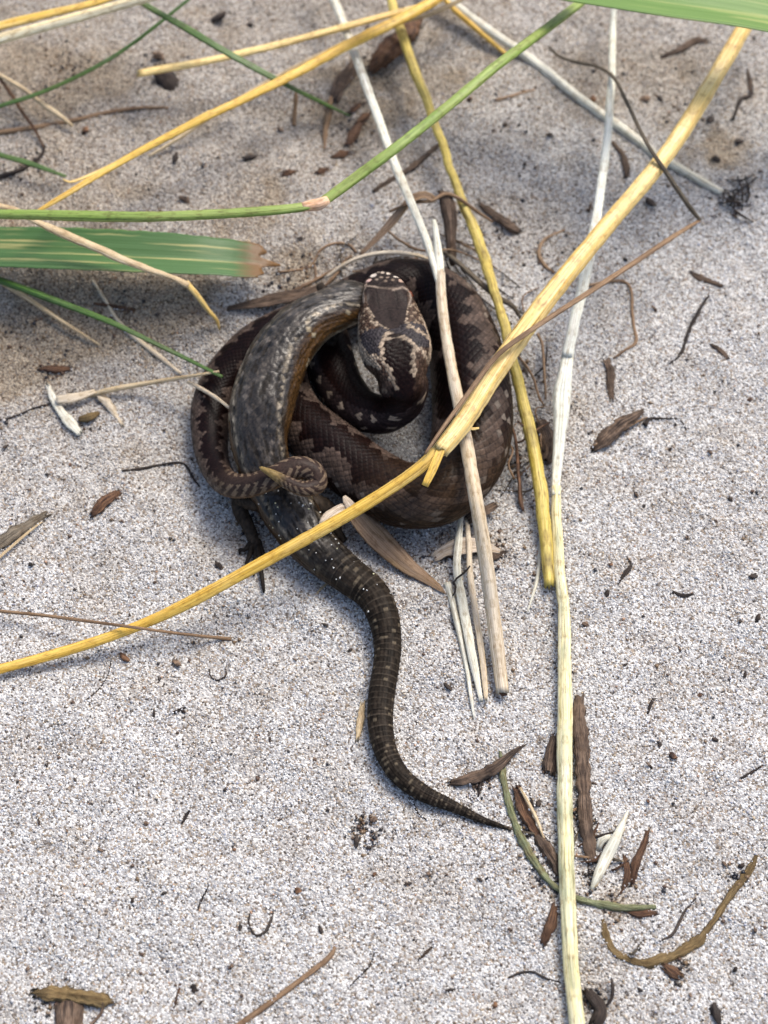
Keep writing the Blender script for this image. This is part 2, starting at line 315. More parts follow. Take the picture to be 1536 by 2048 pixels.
HUMUS = np.array([(1080, 1720, 26), (1110, 1770, 22), (1230, 1800, 30), (1180, 1760, 18), (1050, 1650, 20), (1190, 2000, 24), (1350, 1935, 22), (1480, 1760, 18), (960, 1570, 16), (1175, 1640, 18), (620, 545, 34), (560, 590, 30), (1040, 920, 26), (1095, 890, 26), (1060, 760, 30), (880, 1115, 26),
                  (1000, 1110, 24), (690, 250, 34), (740, 140, 36), (300, 150, 30), (60, 330, 26), (1480, 400, 30), (1380, 230, 36), (1090, 520, 28), (1010, 450, 26), (500, 1050, 22), (110, 740, 26), (60, 650, 34), (250, 620, 34), (140, 130, 34), (170, 850, 22), (740, 1680, 18), (720, 1650, 14), (90, 2005, 18)], float)
HC = P(HUMUS[:, 0], HUMUS[:, 1], 0*HUMUS[:, 0]); HS = HUMUS[:, 2]*mpp(HC)
k = 2600   # fine dark crumbs of humus, too small to count
gx = RNG.rand(k)*.30-.15; gy = RNG.rand(k)*.42-.15
keep = fbm(gx*40, gy*40, 31, 3) > .42+.12*RNG.rand(k); gx, gy = gx[keep], gy[keep]
hi = RNG.randint(0, len(HC), 1500); hd_ = RNG.randn(1500, 2)*HS[hi][:, None]*.8; gx = np.concatenate([gx, HC[hi, 0]+hd_[:, 0]]); gy = np.concatenate([gy, HC[hi, 1]+hd_[:, 1]]); k = len(gx)
sz = .00025+.0005*RNG.rand(k)**3; hc = np.array([[.03, .022, .018], [.09, .05, .03], [.16, .10, .05], [.02, .02, .025]])[RNG.randint(0, 4, k)]
o = link('humus_fleck', grains('humus_fleck', np.stack([gx, gy], 1), terrain(gx, gy)+.0002, sz, hc), M['grain'], smooth=False)
tag(o, 'tiny dark flecks of humus sprinkled over the sand', 'flecks', kind='stuff')

# ------------------------------------------------------------------ the adder
mm = .001
# px, py, height of the centre (mm), half width (px), roll (degrees, + turns the back towards the right of travel)
AD = np.array([
 [762, 546, 24.0, 30, 0], [765, 571, 24.0, 38, 0], [771, 597, 24.0, 46, 0], [778, 636, 24.0, 58, 0], [789, 688, 24.0, 66, 0], [799, 727, 23.5, 68, 0], [804, 757, 22.5, 62, 0],
 [808, 786, 19, 47, 6], [798, 815, 15, 43, 16], [766, 832, 11, 44, 20], [718, 818, 8.2, 45, 14], [680, 772, 7.0, 47, 8], [660, 718, 6.6, 48, 0],
 [645, 672, 6.4, 48, 0], [606, 662, 6.2, 49, 0], [572, 700, 6.2, 50, 0], [566, 770, 6.8, 53, 0], [595, 838, 7.6, 57, 0],
 [664, 900, 8.6, 63, -4], [738, 957, 9.3, 67, -6], [808, 992, 9.6, 70, -10], [878, 983, 10, 74, -16], [930, 925, 10.6, 80, -24], [946, 850, 11, 83, -30], [942, 770, 11, 80, -30],
 [928, 692, 10.4, 73, -26], [898, 620, 9.6, 65, -16], [846, 579, 9, 58, -6], [790, 572, 8.2, 54, 0], [730, 592, 7.6, 51, 0], [660, 626, 7.0, 49, 0], [590, 655, 6.6, 48, 0], [520, 690, 6.6, 48, 0],
 [462, 745, 6.6, 46, 0], [428, 806, 6.4, 43, -6], [420, 868, 6.2, 37, -8], [428, 926, 7.4, 31, 0], [454, 966, 11.5, 27, 8], [498, 972, 17, 25, 6], [545, 956, 21, 24, 0], [592, 936, 22, 24, 0],
 [626, 944, 21.5, 22, 0], [634, 969, 20.5, 19, 0], [606, 978, 21, 16, 0], [572, 964, 23, 13, 0], [545, 948, 25.2, 9, 0], [522, 936, 25.6, 4, 0]], float)
q = P(AD[:, 0], AD[:, 1], AD[:, 2]*mm)
ctrl = np.concatenate([q, (AD[:, 3]*mpp(q))[:, None], np.radians(AD[:, 4])[:, None]], 1)
sp_, s_ = spline(ctrl, .00024)
MS = 236; p = sp_[:, :3]; rad = sp_[:, 3].copy(); T, S, U = frames(p, sp_[:, 4])
PX = float(np.mean(mpp(q[:7]))); HL = 236*PX                # one photograph pixel on the head, head length
hy = s_/PX                                                  # distance from the snout in those pixels
prof_y = [0, 3, 8, 16, 27, 54, 92, 144, 184, 210, 226, 240, 256, 275]
prof_w = [4, 16, 25, 33, 38.5, 46, 58, 67, 70, 67, 60, 52, 46, 43]
hw = np.interp(hy, prof_y, prof_w)*PX; blend = sstep(250, 285, hy); rad = hw*(1-blend)+rad*blend
hb = np.interp(hy, [0, 4, 12, 30, 60, 110, 190, 240, 280], [5, 15, 24, 30, 34, 40, 43, 41, 41])*PX
bb = hb*(1-blend)+rad*.94*blend
n = len(p); th = np.arange(MS)/MS*2*math.pi-math.pi
# cross section: squarer, flat-topped head; flattened belly on the body
ct, st_ = np.cos(th), np.sin(th)
hs = (1-sstep(215, 275, hy))[:, None]; hs = hs*sstep(0, 40, hy)[:, None]
ex = 1-.38*hs
cx_ = np.sign(st_)[None]*np.abs(st_)[None]**ex; cy_ = np.sign(ct)[None]*np.abs(ct)[None]**(1-.10*hs)
cy_ = np.where(cy_ < 0, cy_*(.80), cy_)*(1-.13*hs*np.clip(cy_, 0, 1)*(1-np.abs(st_)[None]))
# supraocular ridges and crown dip
ridge = hs*np.exp(-((hy[:, None]-72)/26)**2)*np.exp(-((np.abs(th)[None]-.82)/.24)**2)
cy_ = cy_+.16*ridge
q_ = np.cumsum(np.concatenate([[0], np.diff(s_)/(.120*np.maximum(rad[1:], .0016))])); NR = 58
Pq = np.broadcast_to(q_[:, None], (n, MS)); Vq = np.broadcast_to(th[None]/(2*math.pi)*NR, (n, MS))
A_, B_ = (Pq+Vq)/2, (Pq-Vq)/2; ia, ib = np.round(A_), np.round(B_); da, db = A_-ia, B_-ib
pc, vc = ia+ib, ia-ib; vc = (vc+NR/2) % NR-NR/2
e = .5-np.maximum(np.abs(da), np.abs(db)); dp, dv = da+db, da-db
belly = sstep(19.6, 21.6, np.abs(Vq))
relief = (sstep(0, .17, e)*.75+.30*dp+.25*np.exp(-(dv/.14)**2)*sstep(.02, .2, e))*(1-belly)
bodyw = sstep(238, 285, hy)[:, None]
disp = bodyw*relief*.014
def rnd(a, b_, k=0): return TAB[(a.astype(int)*7+k*31) & 255, (b_.astype(int)*13+k*57) & 255]
# colours of the body, one per scale
per = 16.5; ph = (pc+.5*dp)/per; tri = np.abs((ph % 1)*2-1)*2-1
zig = tri*2.3; tooth = np.abs(((pc+.5*dp)/6.2 % 1)*2-1)*2-1; half = 5.6+1.75*tooth*np.sign(vc+.01)*np.where(vc > 0, 1, -1)
inz = np.abs(vc+.55*dv-zig)-half+1.6*(fbm(Pq*.8, Vq*.8, 91, 2)-.5)+(rnd(pc, vc+40)-.5)*2.2
dark = np.array([.0075, .0030, .0025]); grey = np.array([.074, .052, .042]); flank = np.array([.026, .0165, .012]); vent = np.array([.030, .026, .026])
g_ = sstep(12.0, 15.5, np.abs(vc))[..., None]
base = grey*(1-g_)+flank*g_; base = base*(.62+.7*rnd(pc, vc+60, 1)[..., None])*(.72+.56*fbm(pc*.3, vc*.3, 61, 2))[..., None]
blot = (np.abs(np.abs(vc)-15.2)+3.0*np.abs(((ph+.25) % .5)*2-.5)*2 < 3.6+1.4*rnd(pc, vc+30, 4))[..., None]
base = np.where(blot, dark*1.4, base)
pale = ((rnd(pc, vc+80, 2) > .86) & (np.abs(np.abs(vc)-13.6) < 4.2) & (np.abs(((ph) % .5)-.25) < .17))[..., None]
base = np.where(pale, np.array([.17, .14, .115]), base)
base = np.where((inz < 0)[..., None], dark*(.7+.7*rnd(pc, vc+20, 3)[..., None]), base)
base = base*(1-belly[..., None])+vent*belly[..., None]
# the thick bend is browner and the pattern is rubbed dull there
rub = np.exp(-((s_-np.interp(22, np.arange(47), np.linspace(0, 1, 47))*0-s_[np.argmin(np.linalg.norm(p-P(900., 985., .012), axis=1))])/.016)**2)[:, None, None]
nz = fbm(Pq*.9, Vq*.9, 41, 3)[..., None]
base = base*(1-.6*rub)+.6*rub*(np.array([.060, .036, .020])*(.2+1.6*nz))
# dark skin between the scales; ring of shed-looking pale nicks on the neck flanks
base = base*(.45+.55*sstep(.01, .10, e))[..., None]
nk = (sstep(250, 270, hy)*(1-sstep(560, 640, hy)))[:, None]
base = np.where((nk > .5)[..., None], np.array([.026, .017, .016])*(.6+.8*rnd(pc, vc, 4)[..., None])*(.5+.5*sstep(.01, .10, e))[..., None], base)
side_ = np.where(vc > 0, 0.0, 3.0); spot = ((((pc+side_) % 7) < 2) & (np.abs(np.abs(vc)-10.0) < 1.2)) | ((((pc+side_+4) % 9) < 2) & (np.abs(np.abs(vc)-15.5) < 1.2) & (rnd(pc, vc+77, 3) > .3))
base = np.where((spot & (nk > .5))[..., None], np.array([.26, .20, .145])*(.6+.6*rnd(pc, vc, 6)[..., None]), base)
inneck = (np.abs(vc) < 7.0) & (nk > .5)
base = np.where(inneck[..., None], dark*(.8+.6*rnd(pc, vc, 5)[..., None]), base)
# tail: finer chevrons, yellowish tip
tl = (s_[-1]-s_); tail = (1-sstep(.040, .052, tl))[:, None]
chev = (np.abs(((pc+np.abs(vc)*.75)/7.0) % 1-.5) < .19+.08*rnd(pc, vc+9, 2)) & (np.abs(vc) > 3.4)
tcol = np.where(chev[..., None], np.array([.150, .108, .074]), np.array([.036, .023, .019]))
low = sstep(12.0, 16.5, np.abs(vc))[..., None]; tcol = tcol*(1-low)+np.array([.135, .083, .044])*low
tipm = (1-sstep(.0022, .0075, tl))[:, None, None]
tcol = tcol*(1-tipm)+np.array([.22, .155, .06])*tipm
base = base*(1-tail[..., None])+tcol*tail[..., None]
# ---- head: small bead scales coloured by where they sit (x across, y back from the snout, in photograph pixels)
HX = cx_*(hw/PX)[:, None]; HY = np.broadcast_to(hy[:, None], HX.shape).copy()
cell = 6.6; rows = np.round(HY/(cell*.86)); best = np.full(HX.shape, 9e9); second = best.copy(); CX = np.zeros(HX.shape); CY = np.zeros(HX.shape)
arc = th[None]*(np.interp(hy, prof_y, np.array(prof_w)*.74))[:, None]     # distance round the head, so beads keep their size down the sides
for dr in (-1, 0, 1):
    rr = rows+dr; cc = np.round(arc/cell-.5*(rr % 2))
    for dc in (-1, 0, 1):
        c2 = cc+dc; jx = (rnd(c2+90, rr, 7)-.5)*3.0; jy = (rnd(c2+90, rr, 8)-.5)*3.0
        X0 = (c2+.5*(rr % 2))*cell+jx; Y0 = rr*cell*.86+jy
        d = np.hypot(arc-X0, HY-Y0); nb = d < best
        second = np.where(nb, best, np.minimum(second, d)); CX = np.where(nb, X0, CX); CY = np.where(nb, Y0, CY); best = np.where(nb, d, best)
edge = np.clip((second-best)/3.2, 0, 1)
ratio = np.interp(CY, prof_y, prof_w)/np.maximum(np.interp(CY, prof_y, np.array(prof_w)*.74), 1)
CXh = np.sin(np.clip(CX/np.maximum(np.interp(CY, prof_y, np.array(prof_w)*.74), 4), -1.57, 1.57)); CXh = np.sign(CXh)*np.abs(CXh)**.62*np.interp(CY, prof_y, prof_w)
def seg(px_, py_, pts):
    d = np.full(px_.shape, 9e9)
    for (x0, y0), (x1, y1) in zip(pts[:-1], pts[1:]):
        t = np.clip(((px_-x0)*(x1-x0)+(py_-y0)*(y1-y0))/((x1-x0)**2+(y1-y0)**2), 0, 1)
        d = np.minimum(d, np.hypot(px_-x0-t*(x1-x0), py_-y0-t*(y1-y0)))
    return d
lines = [[(-62, 189), (-34, 170), (-24, 152), (-30, 124), (-42, 108)], [(-64, 140), (-70, 184), (-67, 210), (-55, 234)], [(39, 103), (32, 124), (38, 145), (20, 160), (7, 172)],
         [(61, 98), (66, 124), (70, 158), (69, 186), (61, 212), (46, 232)], [(7, 172), (-15, 189), (-31, 207), (-24, 228), (-26, 248)], [(-31, 207), (-52, 228)], [(7, 172), (18, 184), (31, 199), (36, 217), (32, 236), (25, 262)], [(36, 217), (54, 212)]]
dl = np.min([seg(CXh, CY, l) for l in lines], 0)
crown = np.array([.022, .015, .013]); side = np.array([.065, .040, .028]); pal = np.array([.34, .265, .195])
inside = (np.abs(CXh) < np.interp(CY, [0, 60, 108, 152, 172], [60, 40, 38, 26, 6])) & (CY < 175)
head = np.where(inside[..., None], crown*(.8+.5*rnd(np.round(CX), np.round(CY), 3)[..., None]), side*(.55+1.0*rnd(np.round(CX), np.round(CY), 4)[..., None]))
vin = (CY > 172) & (np.abs(CXh-6) < np.interp(CY, [172, 207, 236, 262], [2, 32, 30, 26])); head = np.where(vin[..., None], dark*1.1, head)
cheek = (CY > 160) & (CY < 212) & ~vin; head = np.where(cheek[..., None], np.array([.036, .031, .034])*(.8+.6*rnd(np.round(CX), np.round(CY), 6)[..., None]), head)
head = np.where(((np.abs(CXh) > 38) & (CY < 160) & (CY > 95) & (rnd(np.round(CX), np.round(CY), 9) > .66))[..., None], np.array([.23, .17, .12]), head)
bead = (dl < 4.3)[..., None]; head = np.where(bead, pal*(.55+.75*rnd(np.round(CX), np.round(CY), 2)[..., None]), head)
head = head*(.35+.65*sstep(.05, .5, edge))[..., None]
# smooth crown shields: fine light rims, drawn continuously
HXs = HX
rim = np.minimum(seg(HXs, HY, [(-14, 66), (-34, 63), (-46, 71), (-46, 90), (-40, 106)]), seg(HXs, HY, [(14, 57), (36, 47), (44, 58), (46, 84)]))
rimf = (1-sstep(1.1, 2.7, rim))[..., None]; plate = ((np.abs(HX) < np.interp(HY, [0, 60, 108, 152, 172], [0, 41, 38, 26, 6])) & (HY > 58) & (HY < 168))[..., None]
seam = np.minimum(np.minimum(np.abs(HX)*1.0+np.where((HY > 118) & (HY < 150), 0, 50), np.abs(HY-(112+.35*np.abs(HX)))), np.abs(np.abs(HX)-19)+np.where(HY < 112, 0, 50))
pc_ = np.array([.026, .018, .016])*(.75+.6*fbm(HX*.12, HY*.05, 3, 3))[..., None]*(.55+.45*sstep(.5, 2.2, seam))[..., None]
head = np.where(plate, pc_, head); head = head*(1-rimf)+np.array([.27, .21, .165])*rimf
cross = (1-sstep(.8, 2.2, np.minimum(seg(HX, HY, [(-34, 64), (-10, 63), (14, 57)]), seg(HX, HY, [(-30, 60), (28, 54)])+9)))[..., None]*.55
head = head*(1-cross)+np.array([.22, .17, .13])*cross
for bx, by, br, cl in [(-28, 27, 7.2, (.66, .58, .50)), (-35, 46, 6.4, (.52, .36, .28)), (-13, 13, 4.8, (.55, .47, .39)), (-2, 9, 4.6, (.5, .42, .34)), (17, 14, 7.4, (.68, .59, .51)), (28, 29, 7.0, (.62, .42, .36)),
                       (-10, 30, 4.6, (.24, .18, .14)), (2, 26, 4.8, (.22, .17, .13)), (12, 33, 4.6, (.19, .15, .12)), (-19, 43, 4.4, (.20, .15, .11)), (-4, 43, 4.4, (.20, .15, .11)), (36, 40, 4.2, (.45, .33, .25)), (6, 5, 3.2, (.4, .32, .26))]:
    dd = np.hypot(HX-bx, HY-by); k_ = (1-sstep(br*.72, br, dd))[..., None]; upper = (np.abs(th) < 1.75)[None, :, None]
    head = np.where(upper, head*(1-k_)+np.array(cl)*k_, head)
lip = (np.abs(th) > 1.95)[None, :, None] & (HY < 230)[..., None]
head = np.where(lip, np.array([.11, .085, .07])*(.5+.9*rnd(np.round(CX), np.round(CY), 4)[..., None])*(.4+.6*edge)[..., None], head)
hd = (1-bodyw)[..., None]; base = base*(1-hd)+head*hd
disp = disp+(1-bodyw)*np.where(plate[..., 0], .006*sstep(.3, 2.5, seam), .030*sstep(0, .8, edge))*sstep(4, 20, HY)+.012*rimf[..., 0]*(1-bodyw)
off = (rad[:, None]*cx_)[..., None]*S[:, None]+(bb[:, None]*cy_)[..., None]*U[:, None]
V = (p[:, None]+off*(1+disp[..., None])).reshape(-1, 3); Q = grid_faces(n, MS)
V = np.vstack([V, p[0]-T[0]*.0004, p[-1]+T[-1]*.0006]); j = np.arange(MS); j2 = (j+1) % MS
t0 = np.stack([np.full(MS, n*MS), j2, j], -1); t1 = np.stack([np.full(MS, n*MS+1), (n-1)*MS+j, (n-1)*MS+j2], -1)
C = np.vstack([base.reshape(-1, 3), base[0].mean(0), base[-1].mean(0)])
adder = bpy.data.objects.new('adder', None); COL.objects.link(adder); adder.location = Vector(P(850., 900., 0.)); adder.empty_display_size = .02
tag(adder, 'dark brown adder with zigzag back coiled around a lizard, pale spots on its snout', 'snake')
def adopt(o, root):
    o.parent = root; o.matrix_parent_inverse = root.matrix_basis.inverted() if False else __import__('mathutils').Matrix.Translation(-root.location); return o
adopt(link('body', mesh_mixed('adder_body', V, Q, [t0, t1], None, np.clip(C, 0, .9)), M['adder']), adder)
def uvsphere(r, sc, n1=16, n2=10):
    a = np.arange(n1)/n1*2*math.pi; b_ = np.linspace(.001, math.pi-.001, n2)
    V = np.stack([np.outer(np.sin(b_), np.cos(a)), np.outer(np.sin(b_), np.sin(a)), np.outer(np.cos(b_), np.ones(n1))], -1).reshape(-1, 3)*r*np.array(sc)
    return V, grid_faces(n2, n1)
ie = int(np.argmin(np.abs(hy-68)))
for sg in (-1, 1):
    c = p[ie]+S[ie]*sg*rad[ie]*.90+U[ie]*bb[ie]*.18
    V, Q = uvsphere(.00135, (1, 1, 1)); R = np.stack([T[ie], U[ie], S[ie]*sg], 1)
    eye = adopt(link('eye', mesh_np('adder_eye', V@R.T+c, Q), M['eye']), adder)
    V, Q = uvsphere(.00132, (.22, .72, .25)); pu = link('pupil', mesh_np('adder_pupil', V@R.T+c+R[:, 2]*.00112, Q), M['pupil']); pu.parent = eye

# ------------------------------------------------------------------ the lizard
LZ = np.array([
 [742, 588, 21.0, 10, 0], [728, 592, 21.5, 30, 0], [704, 602, 22, 46, 0], [660, 622, 22.4, 50, 24], [610, 650, 22.6, 57, 28], [566, 700, 22.6, 62, 24], [538, 760, 21.5, 64, 15], [522, 822, 19.2, 63, 8],
 [518, 885, 15.8, 55, 0], [535, 950, 11.0, 52, 0], [566, 1000, 8.0, 55, 0], [600, 1055, 7.0, 52, 0], [639, 1103, 6.0, 45, 0], [698, 1151, 5.2, 38, 0], [743, 1187, 4.6, 34, 0], [766, 1232, 4.2, 31, 0],
 [775, 1284, 3.8, 27.5, 0], [773, 1327, 3.6, 26, 0], [763, 1392, 3.5, 26, 0], [761, 1451, 3.4, 25, 0], [773, 1506, 3.1, 22.5, 0], [802, 1553, 2.8, 20, 0], [848, 1587, 2.3, 17, 0], [893, 1607, 1.8, 13, 0], [926, 1622, 1.4, 10, 0], [968, 1641, 1.0, 7, 0], [1023, 1659, .5, 3, 0]], float)
q = P(LZ[:, 0], LZ[:, 1], LZ[:, 2]*mm)
sp_, s_ = spline(np.concatenate([q, (LZ[:, 3]*mpp(q))[:, None], np.radians(LZ[:, 4])[:, None]], 1), .00026)
ML = 120; p = sp_[:, :3]; rad = sp_[:, 3]; T, S, U = frames(p, sp_[:, 4]); n = len(p); th = np.arange(ML)/ML*2*math.pi-math.pi
def at_s(i): return s_[np.argmin(np.linalg.norm(p-q[i], axis=1))]
s_tail0, s_tail1 = at_s(11), at_s(14); tailf = sstep(s_tail0, s_tail1, s_)[:, None]
SS = np.broadcast_to(s_[:, None], (n, ML)); TH = np.broadcast_to(th[None], (n, ML))
# trunk: long narrow keeled granules in rows; tail: whorls of keeled scales
NL = 40; vq = TH/(2*math.pi)*NL; pq = SS/.00095
A_, B_ = (pq+vq)/2, (pq-vq)/2; ia, ib = np.round(A_), np.round(B_); da, db = A_-ia, B_-ib; pc, vc = ia+ib, ia-ib
e = .5-np.maximum(np.abs(da), np.abs(db)); wr1 = 1-np.abs(2*fbm(pq*.085+vq*.10, vq*.85-pq*.05, 3, 3)-1); wr2 = 1-np.abs(2*fbm(pq*.16+vq*.12, vq*1.15-pq*.20, 13, 3)-1)
trunk_r = .35*sstep(0, .2, e)+.3*np.exp(-((da-db)/.2)**2)+2.4*(wr1-.7)+3.4*(wr2-.7)
wr = np.maximum(np.interp(s_, [s_tail0, s_[-1]], [.0021, .0010]), .001); wq = np.cumsum(np.concatenate([[0], np.diff(s_)/wr[1:]]))[:, None]
wf = wq % 1; whorl = wf*.8-.9*sstep(.86, 1, wf); NT = 20; kv = np.abs(((TH/(2*math.pi)*NT) % 1)-.5)*2
tail_r = whorl+.45*np.exp(-(kv/.45)**2)
disp = (1-tailf)*.020*trunk_r+tailf*.055*(tail_r-.2)
aw = np.abs(TH)
streak = fbm(pq*.14, vq*.9, 8, 4)
ba = np.array([.032, .026, .021])*(.35+1.0*streak)[..., None]+np.array([.085, .07, .054])*(sstep(.80, .97, wr2)*.8*fbm(pq*.1, vq*.5, 77, 2))[..., None]  # paler wrinkle crests: their highlights are painted into the back colour
fl = np.array([.075, .037, .011])*(.35+1.3*fbm(pq*.18, vq*.7, 19, 3))[..., None]
fz = sstep(.95, 1.35, aw+.25*(streak-.5))[..., None]; tr_c = ba*(1-fz)+fl*fz
dls = (np.exp(-((aw-.86)/.075)**2)*(rnd(pc, vc+50, 2) > .45))[..., None]; tr_c = tr_c*(1-dls)+np.array([.26, .215, .155])*dls
fk = (rnd(pc, vc+50, 9) > .80)[..., None] & (aw < 1.0)[..., None]; tr_c = np.where(fk, tr_c*1.9+.012, tr_c)
sp2 = ((rnd(pc, vc+50, 4) > .86) & (aw < .9))[..., None]; tr_c = np.where(sp2, tr_c*.35, tr_c)
sp3 = ((rnd(pc, vc+50, 6) > .955) & (aw > .9))[..., None]; tr_c = np.where(sp3, np.array([.30, .24, .15]), tr_c)
bel = sstep(2.0, 2.4, aw)[..., None]; tr_c = tr_c*(1-bel)+np.array([.22, .19, .13])*bel
tr_c = tr_c*(.5+.5*sstep(.02, .15, e))[..., None]
pel = sstep(at_s(8), at_s(10), s_)[:, None, None]; tr_c = tr_c*(1-.50*pel)
wi = np.floor(wq)+0*TH; ti = np.floor(TH/(2*math.pi)*NT)+20
tc_ = np.array([.018, .0135, .010])*(.5+1.0*rnd(wi, ti, 1)[..., None])
tm = ((rnd(wi, ti, 3) > .84) & (wf > .5))[..., None]; tc_ = np.where(tm, np.array([.10, .08, .055]), tc_)
rg = (sstep(.72, .84, wf)*(1-sstep(.92, .98, wf))*(.3+.7*rnd(wi, wi*0+3, 5)))[..., None]; tc_ = tc_*(1-.55*rg)+.55*rg*np.array([.10, .08, .06])
tc_ = tc_*(.25+.75*(1-sstep(.9, .98, wf)*(wf < 1)))[..., None]
lc = tr_c*(1-tailf[..., None])+tc_*tailf[..., None]
V, Q, c0, c1 = tube(p, S, U, rad, rad*np.interp(s_, [0, s_tail0, s_[-1]], [.86, .86, .95]), ML, True, disp)
Vs, Qs, Ts, Cs = [V], [Q], [c0, c1], [np.vstack([lc.reshape(-1, 3), lc[0].mean(0), lc[-1].mean(0)])]
def limb(pts, seed, colr=(.032, .024, .018), m=14, ds=.0005):
    a = np.array(pts, float); qq = P(a[:, 0], a[:, 1], a[:, 2]*mm)
    sp, s = spline(np.concatenate([qq, (a[:, 3]*mpp(qq))[:, None]], 1), ds); T_, S_, U_ = frames(sp[:, :3])
    d = .12*(fbm(np.broadcast_to((s/.0012)[:, None], (len(s), m)), np.broadcast_to(np.arange(m)[None]*.9, (len(s), m)), seed, 2)-.5)
    V, Q, c0, c1 = tube(sp[:, :3], S_, U_, sp[:, 3], sp[:, 3]*.9, m, True, d); o = sum(len(v) for v in Vs)
    c = np.array(colr)*(.45+1.1*TAB[(np.arange(len(V))//m+seed) % 256, (np.arange(len(V)) % m*3) % 256][:, None])
    Vs.append(V); Qs.append(Q+o); Ts.extend([c0+o, c1+o]); Cs.append(c)
# left hind leg stretched back along the sand with its long toes, the others tucked in
limb([(556, 1000, 8.5, 24), (520, 1002, 8, 23), (490, 1000, 6.6, 19), (478, 1008, 5.5, 16), (484, 1030, 4.2, 15), (498, 1056, 2.8, 13), (506, 1078, 1.9, 12), (512, 1094, 1.5, 9)], 3)
for i_, (tx, ty) in enumerate([(480, 1108), (494, 1134), (508, 1152), (528, 1186), (538, 1128)]):
    mx_ = (510*.45+tx*.55, 1088*.45+ty*.55)
    limb([(508-4+i_*3, 1080, 1.9, 6), (mx_[0]+(-3 if i_ < 2 else 2), mx_[1], 1.6, 4.8), (tx-1, ty-9, 1.0, 3.6), (tx, ty, .5, 1.6)], 20+i_, (.018, .014, .011), 8)
limb([(596, 1008, 8, 24), (634, 1010, 6.5, 22), (660, 1022, 4.6, 17), (668, 1046, 3.2, 13), (676, 1066, 2.0, 10), (690, 1082, 1.2, 7)], 7)
limb([(690, 610, 20, 16), (664, 596, 17, 14), (650, 584, 13, 11), (640, 572, 10, 9)], 9)
limb([(680, 640, 18, 15), (668, 668, 14, 12), (660, 690, 13, 9)], 11)
Vall = np.vstack(Vs); Call = np.clip(np.vstack(Cs), 0, .9)
rg_ = np.full((len(Call), 1), .62); rg_[:n*ML, 0] = (.34+.32*np.maximum(tailf, 0)+.0*TH+.22*(wr2 < .62)*(1-tailf)).ravel(); Call = np.hstack([Call, rg_])   # alpha: how matt the skin is
lizard = bpy.data.objects.new('lizard', None); COL.objects.link(lizard); lizard.location = Vector(P(600., 1040., 0.)); lizard.empty_display_size = .02
tag(lizard, 'grey brown lizard held in the adder coils, its long dark ringed tail trailing over sand', 'lizard')
adopt(link('body', mesh_mixed('lizard_body', Vall, np.vstack(Qs), Ts, None, Call), M['lizard']), lizard)
# sand sticking to its wet hips and tail root
up = []
for _ in range(75):
    si = at_s(9)+(at_s(15)-at_s(9))*RNG.rand()**1.3; ii = int(np.argmin(np.abs(s_-si))); a = (RNG.rand()-.5)*2.6
    up.append(p[ii]+S[ii]*rad[ii]*math.sin(a)*1.0+U[ii]*rad[ii]*.88*math.cos(a))
up = np.array(up); cc = np.array([[.8, .8, .74], [.72, .68, .42], [.66, .64, .6]])[RNG.randint(0, 3, len(up))]
adopt(tag(link('stuck_sand', grains('stuck_sand', up[:, :2], up[:, 2], .00019+.00016*RNG.rand(len(up)), cc), M['grain'], smooth=False), kind='stuff'), lizard)

